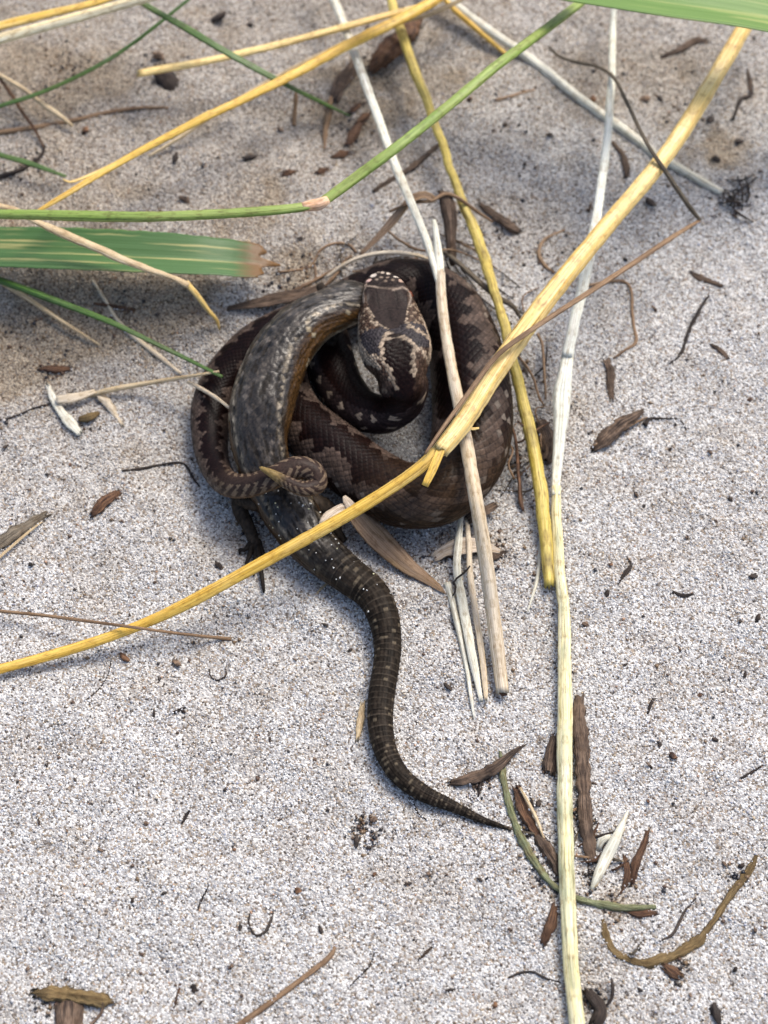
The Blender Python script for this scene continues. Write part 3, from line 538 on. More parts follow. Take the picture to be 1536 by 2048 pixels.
# ------------------------------------------------------------------ stalks, blades, chips
def rooted(me_list, name, label, cat, at, group=None):
    """an Empty at the thing's base that parents its parts"""
    r = bpy.data.objects.new(name, None); COL.objects.link(r); r.location = Vector(at); r.empty_display_size = .01; tag(r, label, cat, group)
    for pn, me, mt in me_list: adopt(link(pn, me, mt), r)
    return r
def world_pts(pts, flat=.9, lie=.55):
    """rows (px, py, height in mm or None for lying on the sand, width in px)"""
    a = [(x, y, h, w_) for x, y, h, w_ in pts]; out = []
    h0 = np.array([(.00013*w_*.5*flat*lie if h is None else h*mm) for x, y, h, w_ in a]); q = P(np.array([r_[0] for r_ in a], float), np.array([r_[1] for r_ in a], float), h0)
    r = np.array([r_[3]*(.80 if 20 < r_[3] < 70 else .9) for r_ in a])*mpp(q)/2
    return q, r
SEED = [100]; LITTER = []
def stalk_mesh(name, pts, flat=.9, m=14, rough=.06, ds=.0012, ragged=.0, ribs=0, wob=.0, wn=.06, fine=.0):
    SEED[0] += 1; sd = SEED[0]
    q, r = world_pts(pts, flat); sp, s = spline(np.concatenate([q, r[:, None]], 1), ds); pp = sp[:, :3]
    if wob: pp = pp+wob*np.stack([fbm(s/.009, s*0+1, sd, 3)-.5, fbm(s/.009, s*0+5, sd, 3)-.5, .3*(fbm(s/.009, s*0+9, sd, 3)-.5)], 1)
    T_, S_, U_ = frames(pp); n = len(s); th = np.arange(m)/m*2*math.pi
    d = rough*2*(fbm(np.broadcast_to((s/.004)[:, None], (n, m)), np.broadcast_to((np.cos(th)*1.7+np.sin(th)*.9)[None], (n, m))+3, sd, 3)-.5)
    if ribs: d = d+.07*np.cos(th*ribs)[None]
    if fine:
        d = d+fine*2*(fbm(np.broadcast_to((s/.0011)[:, None], (n, m)), np.broadcast_to((np.cos(th)*4.2+np.sin(th)*3.1)[None], (n, m))+30, sd+5, 3)-.5)
        d = d+fine*1.3*(fbm(np.broadcast_to((s/.006)[:, None], (n, m)), np.broadcast_to((np.cos(th)*6.2+np.sin(th)*5.1)[None], (n, m))+60, sd+9, 2)-.5)
    if wn: sp[:, 3] *= 1+wn*2*(fbm(s/.0022, s*0+sd, sd, 3)-.5)
    V, Q, c0, c1 = tube(pp, S_, U_, np.maximum(sp[:, 3], .00004), np.maximum(sp[:, 3], .00004)*flat, m, True, d)
    if ragged:
        for ring, sg in ((0, -1), (n-1, 1)):
            V[ring*m:(ring+1)*m] += sg*T_[ring]*((TAB[(sd+ring) % 256, :m]-.25)*ragged)[:, None]
        V[n*m] += T_[0]*ragged*.9; V[n*m+1] -= T_[-1]*ragged*.9
    if all(r_[2] is None or r_[2] < 3 for r_ in pts):
        up_ = V[:n*m][np.tile(np.cos(th) > .35, n)]; LITTER.append(up_[RNG.randint(0, len(up_), min(160, 5+int(s[-1]/.0004*max(1, r.max()/.0009))))])
    uv = np.zeros((len(V), 2)); uv[:n*m, 0] = np.repeat(s, m); uv[:n*m, 1] = np.tile(1-np.abs(np.arange(m)/m*2-1), n); uv[n*m+1, 0] = s[-1]
    return mesh_mixed(name, V, Q, [c0, c1], uv)
def stalk(name, label, cat, mat, pts, group=None, **kw):
    o = link(name, stalk_mesh(name, pts, **kw), M[mat]); tag(o, label, cat, group); return o
def blade_mesh(name, pts, fold=.25, thick=.00022, m=11, tilt=0.0, ds=.0012, jag=0.0, curl=0.0, asym=0.0, wave=0.0, tipfray=0.0):
    SEED[0] += 1; sd = SEED[0]
    q, r = world_pts(pts, .3); sp, s = spline(np.concatenate([q, r[:, None]], 1), ds); pp = sp[:, :3]; T_, S_, U_ = frames(pp, np.radians(tilt)); n = len(s)
    x = np.linspace(-1, 1, m); lift = fold*np.abs(x)+curl*x*x
    rr = np.maximum(sp[:, 3], .00006)[:, None]*(1+jag*(fbm(np.broadcast_to((s/.003)[:, None], (n, m)), np.broadcast_to(x[None]*1.0+4, (n, m)), sd, 3)-.5))
    wv = wave*(fbm(np.broadcast_to((s/.006)[:, None], (n, m)), np.broadcast_to(x[None]*1.3+7, (n, m)), sd, 3)-.5)
    off = (rr*x[None])[..., None]*S_[:, None]+(rr*(lift[None]+wv))[..., None]*U_[:, None]
    if tipfray: off[-2:] += T_[-2:, None]*(tipfray*np.array([.25, 1.0])[:, None]*(vnoise(np.arange(m)*.33, np.zeros(m), 3)*1.1-.5+.7*np.exp(-((np.arange(m)-m*.42)/2.2)**2))[None])[..., None]
    top = pp[:, None]+off+U_[:, None]*thick/2; bot = pp[:, None]+off-U_[:, None]*thick/2
    V = np.vstack([top.reshape(-1, 3), bot.reshape(-1, 3)]); Q1 = grid_faces(n, m, False); N = n*m
    i = np.arange(n-1); ed = [np.stack([i*m, i*m+N, (i+1)*m+N, (i+1)*m], -1), np.stack([i*m+m-1, (i+1)*m+m-1, (i+1)*m+m-1+N, i*m+m-1+N], -1)]
    j = np.arange(m-1); ed += [np.stack([j, j+1, j+1+N, j+N], -1), np.stack([(n-1)*m+j, (n-1)*m+j+N, (n-1)*m+j+1+N, (n-1)*m+j+1], -1)]
    uv1 = np.stack([np.repeat(s, m), np.tile((x+1)/2, n)], 1)
    return mesh_np(name, V, np.vstack([Q1[:, ::-1], Q1+N]+ed), np.vstack([uv1, uv1]))
def blade(name, label, cat, mat, pts, group=None, **kw):
    o = link(name, blade_mesh(name, pts, **kw), M[mat]); tag(o, label, cat, group); return o
def chip(name, label, cat, mat, pts, group=None, flat=.45, rough=.28, m=12, ragged=.0012, wob=.0006, ds=.0006):
    wm = max(r_[3] for r_ in pts); pts = [(x, y, h if h is None or h > 2.8 else h*.5, w_) for x, y, h, w_ in pts]
    if wm >= 16: pts = [(x, y, h, max(w_, .50*wm if k in (0, len(pts)-1) else .62*wm)) for k, (x, y, h, w_) in enumerate(pts)]; m = 18; ds = .00035; ragged = max(ragged, .0022)
    return stalk(name, label, cat, mat, pts, group, flat=flat, rough=rough*1.2, m=m, ragged=ragged, wob=wob*1.4, ds=ds, ribs=0, wn=.24, fine=.32)

# the main golden straw lying over everything: outer sheath, inner stem, torn strip
rooted([
 ('sheath', stalk_mesh('straw_sheath', [(1540, -40, 20, 38), (1470, 85, 25, 40), (1345, 290, 29, 43), (1210, 455, 30.5, 45), (1100, 590, 30.5, 50), (1000, 728, 29.5, 52), (930, 838, 28.5, 50), (880, 902, 27.6, 44)], flat=.75, ragged=.0012, ribs=5, rough=.05, m=22), M['goldpale']),
 ('stem', stalk_mesh('straw_stem', [(898, 872, 27.4, 26), (860, 916, 26.6, 30), (820, 950, 25.6, 31), (740, 1003, 23, 32), (650, 1056, 20, 33), (560, 1106, 16.5, 32), (440, 1172, 12, 31), (360, 1214, 9, 30), (288, 1247, 6.6, 26), (200, 1280, 5.2, 27), (100, 1311, 3.6, 26), (0, 1338, 2.6, 25), (-70, 1356, 2, 24)], flat=.85, ribs=4, rough=.05, m=20), M['gold']),
 ('torn_strip', blade_mesh('straw_torn_strip', [(893, 872, 29, 14), (878, 910, 28.2, 22), (863, 945, 27.2, 21), (850, 972, 26, 15)], fold=.3, thick=.0004), M['gold']),
 ('peeled_fibre', stalk_mesh('straw_peeled_fibre', [(930, 851, 28, 8), (942, 858, 27.5, 9), (958, 856, 27.5, 5)], flat=.5, m=8), M['goldpale']),
], 'yellow_straw', 'thick golden straw with a split joint lying across the coiled adder', 'straw', P(0., 1338., 0.))
# long bleached straw
rooted([
 ('stem', stalk_mesh('long_straw_top', [(1232, -60, 14, 10), (1226, 60, 14, 14), (1218, 230, 15, 17), (1198, 400, 17, 22), (1176, 520, 17, 27), (1150, 640, 15.5, 28), (1134, 712, 13, 27)], flat=.7, ribs=3, wob=.0008, m=18), M['whitegreen']),
 ('flattened_sheath', stalk_mesh('long_straw_sheath', [(1139, 690, 13.5, 28), (1130, 745, 11.5, 36), (1124, 788, 9.6, 46), (1122, 835, 7.6, 36), (1118, 890, 5.6, 28), (1113, 950, 4.4, 23), (1112, 990, 4, 22)], flat=.42, ribs=5, rough=.12, m=20), M['whitegreen']),
 ('lower_stem', stalk_mesh('long_straw_lower', [(1112, 972, 4.2, 22), (1112, 1050, 3.2, 25), (1120, 1140, 2.8, 27), (1128, 1220, 2.6, 29), (1130, 1340, 2.5, 33), (1130, 1450, 2.5, 37), (1129, 1560, 2.6, 37), (1132, 1700, 2.6, 38), (1137, 1850, 2.4, 37), (1148, 1980, 2.3, 38), (1158, 2090, 2.2, 38)], flat=.8, ribs=4, wob=.0007, m=18), M['paleyellow']),
], 'bleached_straw', 'long bleached white and pale yellow straw with a flattened joint beside the adder', 'straw', P(1130., 1500., 0.))
# forked straw across the coils
rooted([
 ('stem', stalk_mesh('forked_straw_stem', [(880, 545, 22.5, 24), (885, 620, 23.5, 25), (900, 720, 24, 27), (918, 810, 24, 29), (935, 900, 23.2, 32), (952, 1000, 20.5, 34), (970, 1110, 13, 35), (985, 1220, 7, 35), (996, 1310, 3.6, 34), (1005, 1384, 2.4, 31)], flat=.8, ribs=4, m=18, ragged=.001), M['beige']),
 ('branch', stalk_mesh('forked_straw_branch', [(640, -70, 12, 18), (672, 10, 12, 20), (706, 100, 13, 20), (752, 225, 14, 20), (792, 335, 15, 20), (832, 430, 17, 18), (858, 495, 20, 18), (876, 556, 22.6, 17), (884, 600, 23.0, 9)], flat=.85, m=14, ribs=3), M['white']),
 ('stub', stalk_mesh('forked_straw_stub', [(868, 440, 20, 9), (874, 480, 21, 15), (879, 530, 22, 20), (883, 590, 23.2, 16)], flat=.8, m=12, ribs=3), M['white']),
 ('withered_end', stalk_mesh('forked_straw_end', [(1001, 1356, 2.4, 22), (1005, 1378, 2.4, 27), (1009, 1392, 2, 12)], flat=.7, m=10, rough=.25), M['rust']),
], 'forked_straw', 'beige straw forking into two white stems, running down from the coils onto the sand', 'straw', P(1005., 1384., 0.))
stalk('olive_straw', 'olive yellow mottled straw running behind the thick golden straw beside the coils', 'straw', 'olive',
      [(775, -40, 11, 22), (796, 45, 11, 24), (828, 140, 10, 26), (862, 225, 9.5, 22), (892, 310, 9, 22), (930, 420, 9, 25), (962, 500, 10, 30), (990, 590, 12, 25), (1015, 680, 13, 26), (1045, 800, 10, 30), (1068, 900, 7, 33), (1085, 1000, 4.6, 35), (1096, 1100, 3, 33), (1101, 1170, 2, 26)], flat=.8, ragged=.0016, rough=.1, m=16, wob=.0012)
stalk('thin_straw', 'smooth whitish stem lying on the sand under the golden straw, ending near a dark tuft', 'stem', 'white',
      [(840, -60, 6, 18), (905, 5, 5, 21), (985, 65, 4, 22), (1062, 118, None, 24), (1160, 195, None, 24), (1250, 262, None, 23), (1300, 300, None, 21), (1350, 330, None, 22), (1400, 360, None, 21), (1445, 386, None, 16)], m=14, wob=.0008)
stalk('thin_straw', 'thin orange brown stem alongside the smooth whitish stem', 'stem', 'gold', [(850, -50, 7, 12), (905, 15, 5, 13), (950, 55, 3.5, 14), (1005, 102, 1.6, 10), (1022, 118, 1, 4)], m=10)
# yellow straws on the far side
stalk('frayed_straw', 'yellow straw split lengthwise near its end beside the bent green stalk', 'straw', 'gold',
      [(960, -60, 18, 26), (850, 12, 18, 30), (760, 58, 18, 30), (680, 98, 18, 28), (600, 142, 18, 26), (500, 192, 18, 24), (400, 240, 18, 22), (300, 292, 18, 18), (210, 342, 18, 16), (130, 390, 18.5, 14), (60, 432, 19, 9)], flat=.7, ribs=4, rough=.1, m=16)
stalk('loose_strip', 'thin yellow strip peeled off along the frayed straw', 'straw strip', 'goldpale',
      [(420, 222, 17.2, 8), (330, 272, 17.2, 10), (240, 322, 17.6, 10), (150, 362, 18.4, 8), (126, 358, 19, 3)], flat=.4, m=8)
stalk('pale_side_straw', 'pale dry straw with a rough broken end just above the frayed straw', 'straw', 'goldpale',
      [(830, 15, 15, 14), (720, 45, 14.5, 18), (600, 78, 14, 19), (500, 103, 13.5, 20), (400, 125, 13, 22), (330, 137, 12.5, 24), (278, 147, 12, 20)], flat=.6, ragged=.002, rough=.14)
stalk('thin_tan_straw', 'very thin tan straw hanging beneath the frayed yellow straw', 'straw', 'tan', [(960, -20, 14, 9), (860, 28, 14, 11), (740, 62, 14, 9), (560, 150, 10, 8), (450, 215, 6, 8), (360, 275, 3, 9), (297, 313, 1, 5)], m=8)
stalk('bright_straw', 'thick shiny pale straw in the corner above the brown twig', 'straw', 'cream', [(-90, 108, 22, 28), (0, 78, 24, 29), (110, 47, 26, 28), (220, 16, 28, 27), (330, -14, 30, 25), (460, -60, 32, 24)], m=16, ribs=4)
stalk('amber_straw', 'flat amber straw close behind the thick shiny pale straw', 'straw', 'gold', [(-90, 78, 17, 26), (0, 52, 19, 28), (100, 27, 21, 25), (200, 2, 23, 22), (320, -40, 25, 18)], flat=.5, m=14)
# green stalk with an orange joint, and green blades
rooted([
 ('upper_stem', stalk_mesh('green_stalk_upper', [(1300, -110, 26, 22), (1175, -5, 34, 24), (1070, 75, 39, 26), (990, 135, 43, 27), (900, 210, 46, 27), (800, 290, 48, 28), (720, 350, 49, 29), (645, 405, 49, 27)], m=16, flat=.8, ribs=3), M['greenstalk']),
 ('lower_stem', stalk_mesh('green_stalk_lower', [(640, 409, 49, 22), (560, 420, 48, 26), (430, 429, 46, 27), (300, 434, 43, 28), (180, 433, 40, 30), (60, 430, 36, 28), (-50, 428, 30, 27), (-160, 426, 20, 25)], m=16, flat=.8, ribs=3), M['greenstalk']),
 ('joint', stalk_mesh('green_stalk_joint', [(604, 414, 48.8, 20), (622, 411, 49, 29), (640, 408, 49.2, 31), (656, 399, 49.2, 20)], m=14, flat=.9, rough=.12), M['nodeorange']),
], 'bent_green_stalk', 'fresh green stalk bent at a pale orange joint', 'grass stalk', P(-160., 426., 0.))
blade('broad_leaf', 'broad green leaf with yellow streaks and a withered brown tip', 'leaf', 'leafA', [(-150, 502, 7, 104), (0, 502, 9, 112), (120, 505, 10, 116), (250, 510, 10.5, 116), (380, 517, 10, 110), (460, 523, 9, 102), (500, 527, 8.4, 96), (518, 529, 8, 92), (524, 530, 7.8, 84)], fold=.26, m=23, jag=.10, tilt=0, tipfray=.0050)
blade('wide_leaf', 'wide bright green leaf overhanging the upper end of the golden straw', 'leaf', 'leafB', [(700, -70, 34, 30), (860, -52, 40, 82), (1030, -38, 44, 104), (1170, -20, 47, 120), (1330, 4, 48, 126), (1470, 24, 47, 126), (1620, 52, 42, 120), (1760, 70, 34, 110)], fold=.12, m=15, tilt=-8)
stalk('green_blade', 'dark green thin grass blade crossing over the frayed yellow straw', 'grass blade', 'greenthin', [(190, -60, 26, 15), (285, 6, 24, 16), (370, 55, 22.5, 18), (450, 103, 21.5, 18), (560, 163, 16, 16), (640, 203, 8, 13), (700, 232, 2, 5)], flat=.4, m=10)
stalk('green_blade', 'faint thin green blade passing over the brown twig and tan stalk near the shiny straw', 'grass blade', 'greenthin', [(400, -20, 20, 7), (320, 45, 17, 10), (250, 98, 14, 11), (180, 140, 12, 12), (90, 182, 9, 12), (0, 212, 7, 12), (-80, 238, 3, 10)], flat=.4, m=10)
stalk('green_blade', 'short dark green blade reaching towards the split end of the frayed straw', 'grass blade', 'greenthin', [(-90, 284, 4, 12), (0, 310, 5, 14), (60, 327, 5, 14), (132, 353, 4.5, 8)], flat=.4, m=10)
stalk('green_blade', 'thin green blade pointing at the outer coil of the adder below the broad leaf', 'grass blade', 'greenthin', [(-90, 525, 8, 14), (0, 560, 9, 18), (80, 590, 10, 18), (160, 620, 11, 16), (230, 648, 12, 14), (300, 682, 12.5, 11), (370, 716, 13.5, 10), (445, 754, 15.2, 8)], flat=.5, m=10)
# dry stems at the left
rooted([
 ('stem', stalk_mesh('twisted_stem', [(-60, 396, 24, 14), (20, 418, 22, 15), (70, 444, 20, 16), (150, 478, 18, 20), (230, 512, 17, 21), (300, 540, 16, 17), (345, 556, 15, 12), (378, 572, 14, 17)], rough=.22, wob=.0016, flat=.7), M['tan']),
 ('curled_tip', stalk_mesh('twisted_stem_tip', [(372, 566, 14, 18), (392, 588, 12, 15), (414, 618, 7, 13), (432, 640, 3, 9), (440, 660, 1, 4)], rough=.25, flat=.6, wob=.0006), M['goldpale']),
], 'twisted_dry_stem', 'twisted tan dry stem lying over the broad green leaf', 'stem', P(440., 660., 0.))
stalk('thin_straw', 'slender tan stem below the green blade, ending in a thin pointed tip', 'stem', 'tan', [(-60, 520, 6, 11), (0, 562, 5, 12), (60, 600, 3.6, 11), (120, 640, 2.4, 9), (165, 668, 1.4, 6), (200, 690, .6, 3)], m=8)
stalk('thin_straw', 'pinkish pale stem on the sand crossing beneath the thin green blade', 'stem', 'beige', [(185, 560, None, 6), (215, 608, None, 8), (232, 636, None, 9), (262, 668, None, 12), (310, 706, None, 12), (362, 748, None, 8)], m=8)
stalk('thin_straw', 'short pale stem leaning on the outer left coil of the adder', 'stem', 'beige', [(376, 764, 8, 7), (400, 776, 12, 10), (430, 794, 14.5, 9), (462, 818, 16.5, 7)], m=8)
stalk('thin_straw', 'brown and tan stem on the sand leading to the coil from the white husk', 'stem', 'tan', [(180, 792, None, 10), (215, 781, 2, 13), (280, 769, 4, 12), (340, 759, 8, 10), (390, 751, 12.5, 8), (438, 743, 15, 6)], m=8)
stalk('thin_straw', 'hair thin dark stem on the sand left of the white husk', 'stem', 'dark', [(-40, 848, None, 4), (20, 836, None, 5), (70, 816, None, 5), (110, 806, None, 4)], m=6)
rooted([
 ('husk', stalk_mesh('white_husk', [(96, 772, 2, 10), (108, 800, 1.4, 16), (124, 826, 1.4, 20), (142, 848, 1.2, 24), (158, 866, .8, 16)], flat=.35, rough=.2, ribs=3, wn=.3, fine=.2, ds=.0005, ragged=.0016), M['white']),
 ('husk', stalk_mesh('white_husk_side', [(112, 800, 2.4, 18), (140, 796, 3, 26), (168, 790, 2.6, 22), (190, 782, 1.6, 12)], flat=.35, rough=.2), M['beige']),
], 'white_husk', 'white papery husk resting on the sand beside the brown and tan stem', 'husk', P(130., 830., 0.))
stalk('seed_crumb', 'small brown seed with a white end beside the white husk', 'seed', 'ochre', [(160, 838, None, 14), (172, 836, 1.4, 24), (184, 832, 1.4, 22), (196, 826, None, 10)], flat=.8, rough=.2, ds=.0004)
chip('pale_flake', 'pale pinkish dry flake beside the white husk', 'flake', 'beige', [(196, 792, 2, 10), (216, 808, 1.6, 18), (232, 832, None, 12), (242, 848, None, 5)])
stalk('brown_twig', 'long brown twig curving on the sand near the shiny pale straw', 'twig', 'brown', [(-60, 275, None, 12), (0, 265, None, 13), (70, 255, None, 12), (150, 240, None, 11), (220, 224, None, 10), (280, 216, None, 9), (338, 216, None, 6)], m=10, rough=.15)
stalk('thin_straw', 'tan stalk in two tones lying across the long brown twig', 'stalk', 'tan', [(-40, 128, 9, 10), (0, 150, 8, 10), (50, 180, 6.5, 10), (85, 208, 5, 11), (115, 228, 3.5, 12), (146, 252, 2, 7)], m=8)
stalk('thin_straw', 'thin red brown stem crossing the long brown twig', 'stem', 'rust', [(-20, 130, 7, 7), (22, 188, 5, 8), (45, 225, 3.5, 8), (68, 256, 2.4, 7), (82, 284, 1, 5), (90, 300, None, 4)], m=8)
stalk('dark_root', 'dark curved root on the sand under the short green blade', 'root', 'dark', [(-30, 362, None, 9), (25, 346, None, 12), (60, 330, None, 8), (82, 312, None, 8), (90, 290, None, 6)], rough=.25, m=8)
stalk('dark_twig', 'thin dark bent twig on clean sand left of the adder tail', 'twig', 'dark', [(244, 942, None, 6), (280, 938, None, 7), (320, 930, None, 6), (358, 925, None, 6), (374, 934, None, 6), (386, 956, None, 6), (400, 974, None, 3)], m=8, rough=.2)
chip('brown_bud', 'small rust brown bud lying alone on the sand below the dark bent twig', 'bud', 'rust', [(186, 1028, None, 10), (198, 1016, 1.6, 27), (212, 1003, 1.6, 26), (226, 994, None, 16), (238, 988, None, 5)], flat=.6, ragged=.0004)
chip('bark_strip', 'dark grey bark strip with a pale edge lying on the sand', 'bark strip', 'greybark', [(-60, 1128, None, 30), (0, 1088, None, 36), (45, 1056, None, 34), (78, 1036, None, 24), (92, 1028, None, 8)], flat=.25)
stalk('pale_splinter', 'pale splinter along the edge of the dark grey bark strip', 'splinter', 'tan', [(-20, 1132, 1.2, 7), (20, 1096, 1.4, 7), (60, 1062, 1.4, 6), (84, 1044, 1, 3)], m=8)
stalk('thin_straw', 'thin brown stem crossing over the golden straw at its low end', 'stem', 'brown', [(-60, 1212, 3, 7), (0, 1222, 3.5, 8), (80, 1230, 4.6, 8), (180, 1243, 6.6, 8), (270, 1255, 9.2, 7), (340, 1265, 6, 7), (400, 1272, 3, 8), (462, 1278, None, 9)], m=8, rough=.2)
# dry leaf across the lizard's tail
blade('dry_leaf', 'curled dry brown leaf with a papery end next to the ringed tail', 'leaf', 'dryleaf', [(702, 1012, 9, 30), (716, 1030, 8.2, 50), (745, 1062, 6, 60), (780, 1098, 4, 56), (815, 1130, 2.6, 42), (850, 1155, 1.6, 28), (876, 1174, 1, 14), (890, 1186, .6, 4)], fold=-.28, m=13, jag=.15, tilt=10, wave=.2)
rooted([('flap', blade_mesh('leaf_flap', [(646, 1052, 13, 26), (662, 1036, 13, 38), (684, 1020, 12.4, 34), (706, 1018, 11.6, 24)], fold=.25, jag=.4, m=11, wave=.4), M['paleleaf']),
        ('flap', blade_mesh('leaf_flap_small', [(688, 992, 13.2, 8), (696, 1004, 13, 24), (706, 1016, 12, 26)], fold=-.2, jag=.4, wave=.3), M['paleleaf'])],
       'papery_leaf_scrap', 'pale papery leaf scrap tucked under the golden straw at the lizard hips', 'leaf scrap', P(680., 1040., 0.))
# split pale straws right of the tail
rooted([
 ('half', stalk_mesh('split_straw_a', [(922, 1030, 3.6, 10), (918, 1080, 3, 16), (914, 1140, 2.4, 18), (926, 1210, 2, 20), (940, 1290, 1.6, 20), (952, 1350, 1.4, 16), (962, 1400, 1, 9)], flat=.5, ribs=4, rough=.16, ragged=.001), M['white']),
 ('half', stalk_mesh('split_straw_b', [(934, 1036, 3.4, 9), (938, 1090, 2.8, 12), (940, 1150, 2.2, 14), (952, 1230, 1.8, 14), (964, 1310, 1.4, 14), (970, 1370, 1.2, 11), (972, 1398, 1, 6)], flat=.5, ribs=4, rough=.16, ragged=.001), M['beige']),
], 'split_straw', 'bleached straw split in two halves alongside the forked straw', 'straw', P(940., 1250., 0.))
stalk('white_straw', 'narrow greyish white straw tapering to a point beside the split straw', 'straw', 'white', [(894, 1166, None, 17), (906, 1210, None, 15), (922, 1280, None, 13), (934, 1340, None, 11), (942, 1395, None, 9), (948, 1438, None, 4)], m=10)
stalk('dark_fibre', 'tiny crooked black fibre lying on the split straw', 'fibre', 'dark', [(940, 1132, 4, 4), (930, 1144, 4, 5), (912, 1158, 3.4, 5), (908, 1164, 3, 5), (912, 1178, 2.4, 5), (905, 1192, 1.4, 3)], m=6)
blade('dry_leaf', 'crumpled grey brown leaf scrap half buried beneath the forked straw below the coils', 'leaf', 'paleleaf', [(866, 1118, None, 18), (890, 1104, 1.4, 34), (930, 1092, 2.2, 46), (968, 1094, 1.8, 36), (1000, 1104, 1, 10)], fold=.2, jag=.5, wave=.5)
chip('dark_husk', 'dark brown curled husk under the forked straw at the lower coil', 'husk', 'bark', [(940, 1040, 4, 20), (958, 1028, 5, 34), (976, 1018, 4.2, 26), (988, 1012, 3, 8)])
chip('dark_flake', 'dark flake behind the forked straw on bare sand', 'flake', 'bark', [(972, 1118, None, 12), (988, 1112, 1.2, 18), (1006, 1104, None, 8)])
stalk('pale_fibre', 'short white fibre at the frayed foot of the olive straw', 'fibre', 'white', [(1082, 1040, None, 7), (1080, 1110, None, 9), (1074, 1160, None, 8), (1064, 1195, None, 6), (1054, 1226, None, 4)], m=8)
# kinked brown grass stem over the golden straw
rooted([
 ('upper_stem', stalk_mesh('kinked_stem_upper', [(1098, 94, 6, 7), (1118, 112, 7, 7), (1150, 124, 9, 8), (1196, 134, 13, 8), (1228, 156, 18, 9), (1256, 210, 24, 9), (1296, 290, 33, 9), (1340, 356, 30, 11), (1376, 410, 22, 12), (1400, 440, 17, 9)], m=8, rough=.15), M['greybark']),
 ('lower_stem', stalk_mesh('kinked_stem_lower', [(1400, 440, 17, 8), (1340, 478, 20, 12), (1250, 538, 24, 13), (1170, 590, 29, 13), (1090, 642, 33, 13), (1020, 690, 33.4, 12), (985, 722, 33, 12), (940, 782, 32, 11), (890, 850, 31, 10), (850, 908, 29, 6)], m=10, flat=.6, ribs=3), M['brown']),
], 'kinked_brown_stem', 'thin brown grass stem kinked sharply, lying over the golden straw', 'stem', P(1400., 440., 0.))
# dry leaf and root fibres behind the coils
rooted([
 ('blade', blade_mesh('hook_leaf', [(720, 510, 3, 8), (752, 480, 5, 14), (785, 445, 8, 20), (812, 412, 11, 20), (832, 396, 13, 24), (852, 392, 14, 22), (866, 400, 14, 18)], fold=.35, jag=.2), M['dryleaf']),
 ('stub', stalk_mesh('hook_leaf_stub', [(880, 388, 12, 24), (892, 402, 11, 36), (900, 440, 9.5, 34), (902, 475, 8, 26), (904, 510, 6, 22), (906, 524, 5, 14)], flat=.5, rough=.25, ragged=.002, ribs=4), M['bark']),
 ('stalk', stalk_mesh('hook_leaf_stalk', [(778, 424, 10, 5), (800, 414, 11, 7), (835, 404, 12.5, 9), (862, 402, 14, 8), (890, 388, 13, 9), (916, 396, 12, 9), (950, 420, 8, 8), (985, 444, 3, 5)], rough=.2, m=8), M['brown']),
], 'hooked_dry_leaf', 'dry brown leaf bent into a hook with a fibrous stub behind the coils', 'leaf', P(904., 520., 0.))
stalk('pale_fibre', 'pale curved fibre arching round the back of the top coil', 'fibre', 'beige', [(650, 556, 3, 8), (690, 528, 5, 9), (730, 512, 7, 10), (780, 505, 8, 10), (830, 510, 9, 9), (856, 518, 11, 6)], m=8, rough=.12)
stalk('grey_fibre', 'grey brown stem sweeping along the outer side of the top coil', 'fibre', 'greybark', [(880, 500, 8, 9), (910, 520, 8, 12), (950, 556, 8.5, 13), (990, 590, 8.5, 13), (1025, 612, 6, 12), (1044, 640, 3, 7)], m=8, rough=.15)
ROOT = ['thin root fibre arching in a hump between the leaf tip and the top coil', 'thin root fibre passing over the forked straw behind the top coil', 'short root fibre rising from the torn dark leaf to the pale curved fibre',
        'root fibre lying along the torn dark leaf behind the lizard', 'short upright root fibre under the humped root fibre', 'rusty root curl on the sand between the olive straw and the golden straw']
for pts in ([(556, 545, None, 6), (590, 540, None, 6), (622, 532, None, 5), (640, 500, None, 6), (668, 486, None, 7), (700, 490, None, 7), (714, 506, None, 6)],
            [(776, 462, 2, 5), (800, 480, 3, 6), (836, 498, 5, 6), (872, 500, 9, 6), (905, 500, 9, 5), (950, 515, 4, 4), (985, 534, None, 3)],
            [(645, 575, None, 7), (672, 548, None, 8), (690, 520, None, 7), (704, 512, None, 5)],
            [(572, 590, None, 8), (610, 570, None, 9), (650, 548, None, 7), (690, 528, 2, 5)],
            [(620, 505, None, 5), (632, 540, None, 7), (628, 565, None, 6), (600, 585, None, 4)],
            [(1130, 460, None, 5), (1090, 478, None, 7), (1078, 505, None, 9), (1088, 530, None, 10), (1108, 545, None, 6)]):
    stalk('root_fibre', ROOT.pop(0), 'root', 'brown', pts, 'root fibres behind the coils', m=7, rough=.25, wob=.0008)
blade('dry_leaf', 'torn dark dry leaf flat on the sand at the back of the lizard', 'leaf', 'bark', [(455, 618, None, 12), (500, 610, 1.6, 24), (550, 600, 2.2, 34), (600, 590, 2.4, 30), (650, 572, 2, 14)], fold=.2, jag=.4, wave=.4)
stalk('thin_root', 'thin rusty root hooked round on the sand right of the long bleached straw', 'root', 'brown', [(1175, 572, None, 8), (1210, 564, None, 7), (1245, 562, None, 7), (1260, 575, None, 7), (1264, 610, None, 7), (1268, 650, None, 7), (1272, 684, None, 8), (1250, 700, None, 7), (1226, 716, None, 5)], m=8, rough=.2, wob=.0006)
chip('bark_piece', 'short upright dark brown bark piece just below the hooked rusty root', 'bark', 'bark', [(1214, 724, None, 18), (1220, 742, None, 22), (1221, 768, None, 17), (1223, 798, None, 12)], flat=.5)
